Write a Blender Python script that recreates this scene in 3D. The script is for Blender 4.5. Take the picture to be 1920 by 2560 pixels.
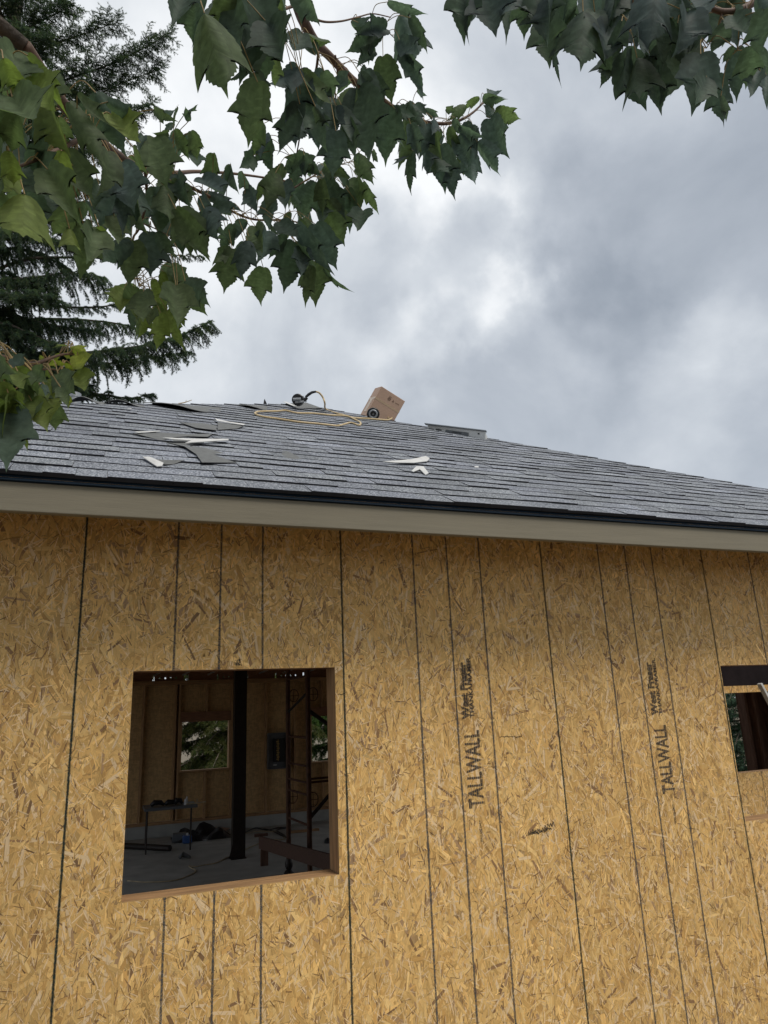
import bpy, bmesh, math, random
import numpy as np
from mathutils import Vector, Matrix, noise as mnoise
random.seed(7)
rng = np.random.default_rng(11)
R_ = math.radians
# ------------------------------------------------------------------ scene, camera, light
sc = bpy.context.scene
for o in list(bpy.data.objects): bpy.data.objects.remove(o)
COL = sc.collection
EYE = Vector((-1.1290161, -3.42029376, 0.0))
RT = Vector((0.93072502, -0.36342477, -0.04090704))
UP = Vector((-0.05999055, -0.26205109, 0.9631876))
FW = Vector((0.36076596, 0.89400876, 0.26569956))
cam = bpy.data.cameras.new('camera'); cam_o = bpy.data.objects.new('camera', cam); COL.objects.link(cam_o)
cam.sensor_fit = 'VERTICAL'; cam.sensor_height = 36; cam.lens = 24.954; cam.clip_start = 0.05; cam.clip_end = 2000
cam_o.matrix_world = Matrix(((RT.x, UP.x, -FW.x, EYE.x), (RT.y, UP.y, -FW.y, EYE.y), (RT.z, UP.z, -FW.z, EYE.z), (0, 0, 0, 1)))
sc.camera = cam_o
sc.render.resolution_x = 768; sc.render.resolution_y = 1024
sc.view_settings.view_transform = 'Standard'; sc.view_settings.look = 'None'
sc.view_settings.gamma = 1; sc.view_settings.use_curve_mapping = False
sc.view_settings.exposure = 0.74
FPX = 24.954 / 36 * 2560
def ray(u, v): return (RT * (u - 960) + UP * (1280 - v)) / FPX + FW
def at_y(u, v, y):
    d = ray(u, v); return EYE + d * ((y - EYE.y) / d.y)
def at_z(u, v, z):
    d = ray(u, v); return EYE + d * ((z - EYE.z) / d.z)
def at_d(u, v, dist):
    return EYE + ray(u, v) * dist

SUN_EL, SUN_AZ = R_(57), R_(155)   # sun veiled by cloud, high behind the camera
def build_world():
    w = bpy.data.worlds.new('World'); sc.world = w; w.use_nodes = True
    nt = w.node_tree; N = nt.nodes; L = nt.links; N.clear()
    out = N.new('ShaderNodeOutputWorld')
    sky = N.new('ShaderNodeTexSky'); sky.sky_type = 'NISHITA'; sky.sun_disc = False
    sky.sun_elevation = SUN_EL; sky.sun_rotation = R_(155)
    b1 = N.new('ShaderNodeBackground'); b1.inputs[1].default_value = 0.08; L.new(sky.outputs[0], b1.inputs[0])
    tc = N.new('ShaderNodeTexCoord')
    # flatten directions on to a cloud deck: xy / (z + .25)
    sep = N.new('ShaderNodeSeparateXYZ'); L.new(tc.outputs['Generated'], sep.inputs[0])
    za = N.new('ShaderNodeMath'); za.operation = 'ADD'; za.inputs[1].default_value = 0.35; L.new(sep.outputs[2], za.inputs[0])
    zm = N.new('ShaderNodeMath'); zm.operation = 'MAXIMUM'; zm.inputs[1].default_value = 0.12; L.new(za.outputs[0], zm.inputs[0])
    dv = N.new('ShaderNodeVectorMath'); dv.operation = 'DIVIDE'
    cz = N.new('ShaderNodeCombineXYZ'); [L.new(zm.outputs[0], cz.inputs[i]) for i in range(3)]
    L.new(tc.outputs['Generated'], dv.inputs[0]); L.new(cz.outputs[0], dv.inputs[1])
    n1 = N.new('ShaderNodeTexNoise'); n1.inputs['Scale'].default_value = 3.1; n1.inputs['Detail'].default_value = 7
    n1.inputs['Roughness'].default_value = .56; n1.inputs['Distortion'].default_value = .25; L.new(tc.outputs['Generated'], n1.inputs['Vector'])
    # warp for the lobes
    n2 = N.new('ShaderNodeTexNoise'); n2.inputs['Scale'].default_value = 4.6; n2.inputs['Detail'].default_value = 9; L.new(tc.outputs['Generated'], n2.inputs['Vector'])
    sb = N.new('ShaderNodeVectorMath'); sb.operation = 'SUBTRACT'; sb.inputs[1].default_value = (.5, .5, .5); L.new(n2.outputs['Color'], sb.inputs[0])
    sm = N.new('ShaderNodeVectorMath'); sm.operation = 'SCALE'; sm.inputs['Scale'].default_value = .52; L.new(sb.outputs[0], sm.inputs[0])
    ad = N.new('ShaderNodeVectorMath'); ad.operation = 'ADD'; L.new(tc.outputs['Generated'], ad.inputs[0]); L.new(sm.outputs[0], ad.inputs[1])
    acc = n1.outputs['Fac']
    mm = N.new('ShaderNodeMath'); mm.operation = 'MULTIPLY_ADD'; mm.inputs[1].default_value = 1.0; mm.inputs[2].default_value = -.02
    L.new(acc, mm.inputs[0]); acc = mm.outputs[0]
    # banks of thinner (+) and thicker (-) cloud: direction, radius, weight
    banks = [((450, 330), .50, .26), ((640, 60), .34, .10), ((880, 380), .26, .12), ((1130, 580), .13, .26), ((1230, 700), .12, .17), ((1090, 770), .12, .22), ((1000, 830), .12, .12),
             ((1330, 120), .30, .14), ((1560, 30), .2, .12), ((1780, 840), .14, .17), ((1850, 760), .12, .10), ((950, 650), .12, -.30), ((1560, 430), .30, -.06), ((1420, 620), .16, -.10), ((1350, 960), .22, -.14),
             ((1550, 760), .16, -.14), ((700, 930), .25, -.02), ((1500, 1120), .2, .08), ((1870, 1060), .16, -.08), ((880, 950), .09, .10), ((1180, 1010), .12, .06), ((1120, 480), .18, .10)]
    for (u, v), rad, wt in banks:
        d = ray(u, v).normalized()
        dist = N.new('ShaderNodeVectorMath'); dist.operation = 'DISTANCE'; dist.inputs[1].default_value = d; L.new(ad.outputs[0], dist.inputs[0])
        mr = N.new('ShaderNodeMapRange'); mr.interpolation_type = 'SMOOTHERSTEP'
        mr.inputs['From Min'].default_value = 0; mr.inputs['From Max'].default_value = rad * 1.25
        mr.inputs['To Min'].default_value = wt; mr.inputs['To Max'].default_value = 0; L.new(dist.outputs['Value'], mr.inputs['Value'])
        a = N.new('ShaderNodeMath'); a.operation = 'ADD'; L.new(acc, a.inputs[0]); L.new(mr.outputs[0], a.inputs[1]); acc = a.outputs[0]
    cr = N.new('ShaderNodeValToRGB'); L.new(acc, cr.inputs[0])
    e = cr.color_ramp.elements
    e[0].position = .16; e[0].color = (0.205, 0.230, 0.265, 1); e[1].position = .93; e[1].color = (0.62, 0.632, 0.64, 1)
    x = e.new(.42); x.color = (0.300, 0.326, 0.362, 1); x = e.new(.66); x.color = (0.415, 0.440, 0.468, 1)
    b2 = N.new('ShaderNodeBackground'); b2.inputs[1].default_value = 1.0; L.new(cr.outputs[0], b2.inputs[0])
    mx = N.new('ShaderNodeMixShader'); mx.inputs[0].default_value = .93; L.new(b1.outputs[0], mx.inputs[1]); L.new(b2.outputs[0], mx.inputs[2])
    L.new(mx.outputs[0], out.inputs[0])
build_world()
sun = bpy.data.lights.new('sun', 'SUN'); sun.energy = 1.5; sun.angle = R_(25); sun.color = (1, .93, .82)
sun_o = bpy.data.objects.new('sun', sun); COL.objects.link(sun_o)
sd = Vector((math.cos(SUN_EL) * math.sin(R_(155)), math.cos(SUN_EL) * math.cos(R_(155)), math.sin(SUN_EL)))
sun_o.rotation_euler = sd.to_track_quat('Z', 'Y').to_euler()

# ------------------------------------------------------------------ materials
def new_mat(name):
    m = bpy.data.materials.new(name); m.use_nodes = True
    nt = m.node_tree; return m, nt.nodes, nt.links, nt.nodes['Principled BSDF']
def basic(name, col, rough=.8, var=.25, scale=12, metal=0, spec=.5, bump=0, stretch=(1, 1, 1), bscale=None):
    m, N, L, P = new_mat(name)
    tc = N.new('ShaderNodeTexCoord'); mp = N.new('ShaderNodeMapping'); mp.inputs['Scale'].default_value = stretch
    L.new(tc.outputs['Object'], mp.inputs[0])
    n = N.new('ShaderNodeTexNoise'); n.inputs['Scale'].default_value = scale; n.inputs['Detail'].default_value = 6; L.new(mp.outputs[0], n.inputs['Vector'])
    cr = N.new('ShaderNodeValToRGB'); L.new(n.outputs['Fac'], cr.inputs[0])
    c = Vector(col)
    cr.color_ramp.elements[0].position = .3; cr.color_ramp.elements[1].position = .7
    cr.color_ramp.elements[0].color = (*(c * (1 - var)), 1); cr.color_ramp.elements[1].color = (*(c * (1 + var)), 1)
    L.new(cr.outputs[0], P.inputs['Base Color'])
    P.inputs['Roughness'].default_value = rough; P.inputs['Metallic'].default_value = metal; P.inputs['Specular IOR Level'].default_value = spec
    if bump:
        n2 = N.new('ShaderNodeTexNoise'); n2.inputs['Scale'].default_value = bscale or scale * 4; n2.inputs['Detail'].default_value = 4; L.new(mp.outputs[0], n2.inputs['Vector'])
        b = N.new('ShaderNodeBump'); b.inputs['Strength'].default_value = bump; b.inputs['Distance'].default_value = .01
        L.new(n2.outputs['Fac'], b.inputs['Height']); L.new(b.outputs[0], P.inputs['Normal'])
    return m
def strand_mat():
    m, N, L, P = new_mat('osb_strands')
    at = N.new('ShaderNodeAttribute'); at.attribute_name = 'tone'
    uv = N.new('ShaderNodeUVMap'); uv.uv_map = 'UVMap'
    mp = N.new('ShaderNodeMapping'); mp.inputs['Scale'].default_value = (9, 420, 1); L.new(uv.outputs[0], mp.inputs[0])
    n = N.new('ShaderNodeTexNoise'); n.inputs['Scale'].default_value = 1; n.inputs['Detail'].default_value = 4; L.new(mp.outputs[0], n.inputs['Vector'])
    mr = N.new('ShaderNodeMapRange'); mr.inputs['From Min'].default_value = .3; mr.inputs['From Max'].default_value = .7
    mr.inputs['To Min'].default_value = .80; mr.inputs['To Max'].default_value = 1.16; L.new(n.outputs['Fac'], mr.inputs['Value'])
    mu = N.new('ShaderNodeVectorMath'); mu.operation = 'SCALE'; L.new(at.outputs['Color'], mu.inputs[0]); L.new(mr.outputs[0], mu.inputs['Scale'])
    L.new(mu.outputs[0], P.inputs['Base Color'])
    P.inputs['Roughness'].default_value = .62; P.inputs['Specular IOR Level'].default_value = .35
    b = N.new('ShaderNodeBump'); b.inputs['Strength'].default_value = .5; b.inputs['Distance'].default_value = .002
    L.new(n.outputs['Fac'], b.inputs['Height']); L.new(b.outputs[0], P.inputs['Normal'])
    return m
def osb_plain(name, col=(.40, .25, .105)):
    # OSB seen in passing: stretched voronoi flakes in two directions
    m, N, L, P = new_mat(name)
    tc = N.new('ShaderNodeTexCoord'); mixc = None
    cols = []
    for k, (sc_, rot) in enumerate((((14, 14, 40), 0.3), ((45, 45, 12), -0.5))):
        mp = N.new('ShaderNodeMapping'); mp.inputs['Scale'].default_value = sc_; mp.inputs['Rotation'].default_value = (rot, rot, rot)
        L.new(tc.outputs['Object'], mp.inputs[0])
        v = N.new('ShaderNodeTexVoronoi'); v.inputs['Randomness'].default_value = 1; L.new(mp.outputs[0], v.inputs['Vector']); v.inputs['Scale'].default_value = 1
        cols.append(v.outputs['Color'])
    mx = N.new('ShaderNodeMix'); mx.data_type = 'RGBA'; mx.inputs[0].default_value = .5; L.new(cols[0], mx.inputs[6]); L.new(cols[1], mx.inputs[7])
    bw = N.new('ShaderNodeRGBToBW'); L.new(mx.outputs[2], bw.inputs[0])
    cr = N.new('ShaderNodeValToRGB'); L.new(bw.outputs[0], cr.inputs[0]); c = Vector(col)
    cr.color_ramp.elements[0].position = .3; cr.color_ramp.elements[1].position = .72
    cr.color_ramp.elements[0].color = (*(c * .84), 1); cr.color_ramp.elements[1].color = (*(c * 1.18), 1)
    L.new(cr.outputs[0], P.inputs['Base Color']); P.inputs['Roughness'].default_value = .7
    return m
def ink_mat(name, col, cover=.5, scale=220, band=0):
    m, N, L, P = new_mat(name)
    P.inputs['Base Color'].default_value = (*col, 1); P.inputs['Roughness'].default_value = .8
    tc = N.new('ShaderNodeTexCoord'); n = N.new('ShaderNodeTexNoise'); n.inputs['Scale'].default_value = scale; n.inputs['Detail'].default_value = 5
    L.new(tc.outputs['Object'], n.inputs['Vector'])
    mr = N.new('ShaderNodeMapRange'); mr.inputs['From Min'].default_value = cover - .12; mr.inputs['From Max'].default_value = cover + .12
    mr.inputs['To Min'].default_value = .97; mr.inputs['To Max'].default_value = .35
    L.new(n.outputs['Fac'], mr.inputs['Value'])
    if not band: L.new(mr.outputs[0], P.inputs['Alpha'])
    else:   # the printer's missing rows: pale bands across the lettering
        sp = N.new('ShaderNodeSeparateXYZ'); L.new(tc.outputs['Object'], sp.inputs[0])
        q = N.new('ShaderNodeMath'); q.operation = 'MULTIPLY'; q.inputs[1].default_value = 6.2832 / band; L.new(sp.outputs[0], q.inputs[0])
        s_ = N.new('ShaderNodeMath'); s_.operation = 'SINE'; L.new(q.outputs[0], s_.inputs[0])
        m2 = N.new('ShaderNodeMapRange'); m2.inputs['From Min'].default_value = .5; m2.inputs['From Max'].default_value = .8; m2.inputs['To Min'].default_value = 1; m2.inputs['To Max'].default_value = .35; L.new(s_.outputs[0], m2.inputs['Value'])
        m3 = N.new('ShaderNodeMath'); m3.operation = 'MULTIPLY'; L.new(mr.outputs[0], m3.inputs[0]); L.new(m2.outputs[0], m3.inputs[1]); L.new(m3.outputs[0], P.inputs['Alpha'])
    return m
def shingle_mat():
    m, N, L, P = new_mat('asphalt_granules')
    tc = N.new('ShaderNodeTexCoord'); at = N.new('ShaderNodeAttribute'); at.attribute_name = 'tone'
    n = N.new('ShaderNodeTexNoise'); n.inputs['Scale'].default_value = 120; n.inputs['Detail'].default_value = 3; n.inputs['Roughness'].default_value = .7
    L.new(tc.outputs['Object'], n.inputs['Vector'])
    n3 = N.new('ShaderNodeTexNoise'); n3.inputs['Scale'].default_value = 1.3; n3.inputs['Detail'].default_value = 5; L.new(tc.outputs['Object'], n3.inputs['Vector'])
    cr = N.new('ShaderNodeValToRGB'); L.new(n.outputs['Fac'], cr.inputs[0]); e = cr.color_ramp.elements
    e[0].position = .34; e[0].color = (.052, .058, .070, 1); e[1].position = .66; e[1].color = (.52, .54, .57, 1)
    x = e.new(.5); x.color = (.150, .166, .195, 1)
    mr = N.new('ShaderNodeMapRange'); mr.inputs['From Min'].default_value = .3; mr.inputs['From Max'].default_value = .7; mr.inputs['To Min'].default_value = .85; mr.inputs['To Max'].default_value = 1.15
    L.new(n3.outputs['Fac'], mr.inputs['Value'])
    mu = N.new('ShaderNodeVectorMath'); mu.operation = 'MULTIPLY'; L.new(cr.outputs[0], mu.inputs[0]); L.new(at.outputs['Color'], mu.inputs[1])
    m2 = N.new('ShaderNodeVectorMath'); m2.operation = 'SCALE'; L.new(mu.outputs[0], m2.inputs[0]); L.new(mr.outputs[0], m2.inputs['Scale'])
    L.new(m2.outputs[0], P.inputs['Base Color']); P.inputs['Roughness'].default_value = .9; P.inputs['Specular IOR Level'].default_value = .3
    b = N.new('ShaderNodeBump'); b.inputs['Strength'].default_value = .6; b.inputs['Distance'].default_value = .002
    L.new(n.outputs['Fac'], b.inputs['Height']); L.new(b.outputs[0], P.inputs['Normal'])
    return m
def leaf_mat(name='maple_leaf'):
    m, N, L, P = new_mat(name)
    at = N.new('ShaderNodeAttribute'); at.attribute_name = 'tone'
    tc = N.new('ShaderNodeTexCoord'); n = N.new('ShaderNodeTexNoise'); n.inputs['Scale'].default_value = 60; n.inputs['Detail'].default_value = 3; L.new(tc.outputs['Object'], n.inputs['Vector'])
    mr = N.new('ShaderNodeMapRange'); mr.inputs['From Min'].default_value = .3; mr.inputs['From Max'].default_value = .7; mr.inputs['To Min'].default_value = .8; mr.inputs['To Max'].default_value = 1.25
    L.new(n.outputs['Fac'], mr.inputs['Value'])
    mu = N.new('ShaderNodeVectorMath'); mu.operation = 'SCALE'; L.new(at.outputs['Color'], mu.inputs[0]); L.new(mr.outputs[0], mu.inputs['Scale'])
    L.new(mu.outputs[0], P.inputs['Base Color']); P.inputs['Roughness'].default_value = .6; P.inputs['Specular IOR Level'].default_value = .2
    tr = N.new('ShaderNodeBsdfTranslucent'); t2 = N.new('ShaderNodeVectorMath'); t2.operation = 'MULTIPLY'; t2.inputs[1].default_value = (1.0, 1.15, .6); L.new(mu.outputs[0], t2.inputs[0]); L.new(t2.outputs[0], tr.inputs[0])
    mx = N.new('ShaderNodeMixShader'); mx.inputs[0].default_value = .5
    L.new(P.outputs[0], mx.inputs[1]); L.new(tr.outputs[0], mx.inputs[2]); L.new(mx.outputs[0], N['Material Output'].inputs[0])
    return m
M = dict(
    strand=strand_mat(), osb=osb_plain('osb_board'), osb_in=osb_plain('osb_board_inside', (.56, .37, .17)),
    ink=ink_mat('grey_ink', (.070, .072, .070), .50), ink_dark=ink_mat('black_ink', (.012, .012, .014), .50, 260),
    ink_small=ink_mat('small_print_ink', (.03, .03, .032), .56, 300), ink_print=ink_mat('printing_ink', (.03, .03, .032), .56, 300, .0125),
    green=ink_mat('green_edge_seal', (.01, .05, .042), .50, 150), gap=basic('gap_dark', (.008, .014, .016)),
    shingle=shingle_mat(), shedge=basic('asphalt_edge', (.012, .012, .016), .9),
    felt=basic('shingle_back', (.13, .135, .135), .9, .15, 40), white=basic('release_strip', (.56, .56, .55), .6, .08),
    drip=basic('drip_edge_metal', (.006, .016, .030), .7, .1, spec=.15),
    fascia=basic('primed_fascia', (.200, .180, .132), .75, .07, 5, bump=.12, stretch=(.6, 6, 14), bscale=30),
    lumber=basic('lumber', (.42, .25, .12), .75, .3, 9, stretch=(6, 6, .6)), lumber_x=basic('lumber_cross', (.36, .21, .10), .75, .3, 9, stretch=(.6, 6, 6)),
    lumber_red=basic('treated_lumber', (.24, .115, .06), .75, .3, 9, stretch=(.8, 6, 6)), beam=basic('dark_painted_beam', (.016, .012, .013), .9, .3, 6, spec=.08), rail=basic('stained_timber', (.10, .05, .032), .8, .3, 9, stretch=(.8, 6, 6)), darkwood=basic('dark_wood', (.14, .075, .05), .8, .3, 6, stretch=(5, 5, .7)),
    concrete=basic('concrete', (.37, .37, .345), .85, .2, 3, bump=.1), steel=basic('black_steel', (.034, .026, .022), .5, .2, metal=.4),
    rust=basic('rusty_steel', (.10, .045, .025), .7, .35, 14, metal=.3), black=basic('black_plastic', (.012, .013, .015), .4, .1),
    card=basic('cardboard', (.47, .32, .235), .8, .06, 5), tape=basic('packing_tape', (.50, .37, .25), .3, .05), cardink=basic('carton_print', (.16, .10, .07), .8),
    hose=basic('tan_rubber', (.52, .40, .22), .5, .12), rope=basic('cord_tan', (.42, .34, .22), .8), grey=basic('grey_metal', (.30, .32, .34), .45, .1, metal=.4),
    wrap=basic('white_wrapper', (.62, .63, .62), .45, .12, 6), blue=basic('blue_plastic', (.05, .12, .33), .4), bark=basic('bark', (.095, .075, .06), .9, .35, 30, bump=.5),
    twig=basic('twig_bark', (.13, .075, .05), .7, .25, 60), petiole=basic('petiole', (.30, .21, .08), .6, .25, 40),
    leaf=leaf_mat(), ground=basic('soil', (.14, .115, .08), .95, .35, 4, bump=.4), grass=basic('grass_blades', (.06, .10, .03), .8, .3),
    needle=leaf_mat('fir_needles'), firbark=basic('fir_bark', (.10, .08, .065), .95, .4, 10, bump=.6),
    brass=basic('copper_bar', (.5, .38, .16), .4, .1, metal=.8), panelgrey=basic('panel_enamel', (.12, .13, .14), .45, .1), plate=basic('connector_plate', (.55, .56, .56), .4, .1, metal=.6))

# ------------------------------------------------------------------ helpers
def link(name, me, parent=None, mats=()):
    for m in mats: me.materials.append(m)
    o = bpy.data.objects.new(name, me); COL.objects.link(o)
    if parent: o.parent = parent
    return o
def tag(o, label=None, cat=None, group=None, kind=None):
    if label: o['label'] = label
    if cat: o['category'] = cat
    if group: o['group'] = group
    if kind: o['kind'] = kind
    return o
def thing(name, loc, label, cat, group=None):
    o = bpy.data.objects.new(name, None); COL.objects.link(o); o.location = loc; o.empty_display_size = .1
    return tag(o, label, cat, group)
class MB:
    """collects faces in world space; build() links them as one mesh object"""
    def __init__(s): s.v = []; s.f = []; s.mi = []; s.tone = []; s.t = (1, 1, 1)
    def face(s, pts, mi=0):
        b = len(s.v); s.v += [tuple(p) for p in pts]; s.f.append(tuple(range(b, b + len(pts)))); s.mi.append(mi); s.tone.append(s.t)
    def mesh(s, vs, fs, mi=0):
        b = len(s.v); s.v += [tuple(p) for p in vs]
        for f in fs: s.f.append(tuple(i + b for i in f)); s.mi.append(mi); s.tone.append(s.t)
    def box(s, a, b, mi=0, mat=None):
        x0, y0, z0 = a; x1, y1, z1 = b
        vs = [(x, y, z) for x in (x0, x1) for y in (y0, y1) for z in (z0, z1)]
        if mat is not None: vs = [mat @ Vector(p) for p in vs]
        s.mesh(vs, [(0, 1, 3, 2), (4, 6, 7, 5), (0, 4, 5, 1), (2, 3, 7, 6), (0, 2, 6, 4), (1, 5, 7, 3)], mi)
    def beam(s, a, b, w, h, up=(0, 0, 1), mi=0):
        a = Vector(a); b = Vector(b); d = (b - a).normalized(); u = Vector(up); sde = d.cross(u)
        if sde.length < 1e-3: sde = d.cross(Vector((0, 1, 0)))
        sde.normalize(); u = sde.cross(d)
        vs = [p + sde * (i * w / 2) + u * (j * h / 2) for p in (a, b) for i in (-1, 1) for j in (-1, 1)]
        s.mesh(vs, [(0, 1, 3, 2), (4, 6, 7, 5), (0, 4, 5, 1), (2, 3, 7, 6), (0, 2, 6, 4), (1, 5, 7, 3)], mi)
    def tube(s, pts, r, n=8, mi=0, cap=True):
        pts = [Vector(p) for p in pts]; rs = r if isinstance(r, (list, tuple)) else [r] * len(pts)
        t = (pts[1] - pts[0]).normalized(); nn = t.orthogonal().normalized(); vs = []; fs = []
        for i, p in enumerate(pts):
            t2 = (pts[min(i + 1, len(pts) - 1)] - pts[max(i - 1, 0)])
            t2 = t2.normalized() if t2.length > 1e-9 else t
            nn = (nn - t2 * nn.dot(t2)); nn = nn.normalized() if nn.length > 1e-6 else t2.orthogonal().normalized()
            bb = t2.cross(nn)
            for k in range(n):
                a = 2 * math.pi * k / n; vs.append(p + (nn * math.cos(a) + bb * math.sin(a)) * rs[i])
        for i in range(len(pts) - 1):
            for k in range(n): fs.append((i * n + k, i * n + (k + 1) % n, (i + 1) * n + (k + 1) % n, (i + 1) * n + k))
        if cap: fs.append(tuple(range(n))[::-1]); fs.append(tuple(range((len(pts) - 1) * n, len(pts) * n)))
        s.mesh(vs, fs, mi)
    def slab(s, pts, th, nrm, mi=0, mis=None):
        nrm = Vector(nrm).normalized(); n = len(pts); top = [Vector(p) + nrm * th for p in pts]; bot = [Vector(p) for p in pts]
        s.mesh(top + bot, [tuple(range(n))], mi); s.mesh(bot, [tuple(range(n))[::-1]], mi if mis is None else mis)
        for i in range(n): s.face([bot[i], bot[(i + 1) % n], top[(i + 1) % n], top[i]], mi if mis is None else mis)
    def build(s, name, mats, parent=None, smooth=False, bevel=0, tone=False):
        if not isinstance(mats, (list, tuple)): mats = [mats]
        me = bpy.data.meshes.new(name)
        base = Vector((0, 0, 0))
        if parent is not None: base = parent_world(parent)
        elif s.v:
            a = np.array(s.v); base = Vector(((a[:, 0].min() + a[:, 0].max()) / 2, (a[:, 1].min() + a[:, 1].max()) / 2, a[:, 2].min()))
        me.from_pydata([tuple(Vector(p) - base) for p in s.v], [], s.f)
        me.polygons.foreach_set('material_index', s.mi)
        if smooth: me.polygons.foreach_set('use_smooth', [True] * len(s.f))
        if tone:
            at = me.attributes.new('tone', 'FLOAT_COLOR', 'FACE'); at.data.foreach_set('color', [c for t in s.tone for c in (*t, 1.0)])
        o = link(name, me, parent, mats)
        if parent is None: o.location = base
        if bevel:
            b = o.modifiers.new('bevel', 'BEVEL'); b.width = bevel; b.segments = 2; b.limit_method = 'ANGLE'
            w = o.modifiers.new('weld', 'WELD'); w.merge_threshold = 1e-5
            o.modifiers.move(1, 0)
        return o
def parent_world(p):
    v = Vector(p.location)
    while p.parent: p = p.parent; v += Vector(p.location)
    return v
def spline(pts, n=6):
    pts = [Vector(p) for p in pts]; out = []
    P = [pts[0] * 2 - pts[1]] + pts + [pts[-1] * 2 - pts[-2]]
    for i in range(1, len(P) - 2):
        for k in range(n):
            t = k / n; a, b, c, d = P[i - 1:i + 3]
            out.append(.5 * ((2 * b) + (c - a) * t + (2 * a - 5 * b + 4 * c - d) * t * t + (3 * b - 3 * c + d - a) * t ** 3))
    out.append(pts[-1]); return out

# ------------------------------------------------------------------ ground
GZ = -2.3; SLAB = -2.19
g = MB(); n = 40
g.face([(-300, -300, GZ), (300, -300, GZ), (300, 300, GZ), (-300, 300, GZ)])
tag(g.build('ground', M['ground']), kind='structure')
gr = MB()
for i in range(5000):
    x = random.uniform(-14, 16); y = random.uniform(-12, 26)
    if -3.7 < x < 9.6 and -.4 < y < 12.4: continue
    h = random.uniform(.05, .14); a = random.uniform(0, 6.28); w = .01
    gr.face([(x - w * math.cos(a), y - w * math.sin(a), GZ), (x + w * math.cos(a), y + w * math.sin(a), GZ), (x + random.uniform(-.04, .04), y + random.uniform(-.04, .04), GZ + h)])
tag(gr.build('grass', M['grass']), 'rough grass growing in bare soil around the house', 'grass', kind='stuff')

# ------------------------------------------------------------------ house
house = thing('house', (0, 0, SLAB), 'unfinished wood framed house sheathed in strand board under a new grey shingle roof', 'house')
PW = 1.2192; X0, X1 = -2 * PW - .9, 5.4; YB = 11.8; ZT = 1.02; ZB = -2.02; TH = .0111
OV = .45; EZ = .952; PITCH = math.atan(7 / 12)
win1 = (-.985, -.046, -.728, .202); win2 = (2.449, 3.37, -.728, .166)   # x0 x1 z0 z1

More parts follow.
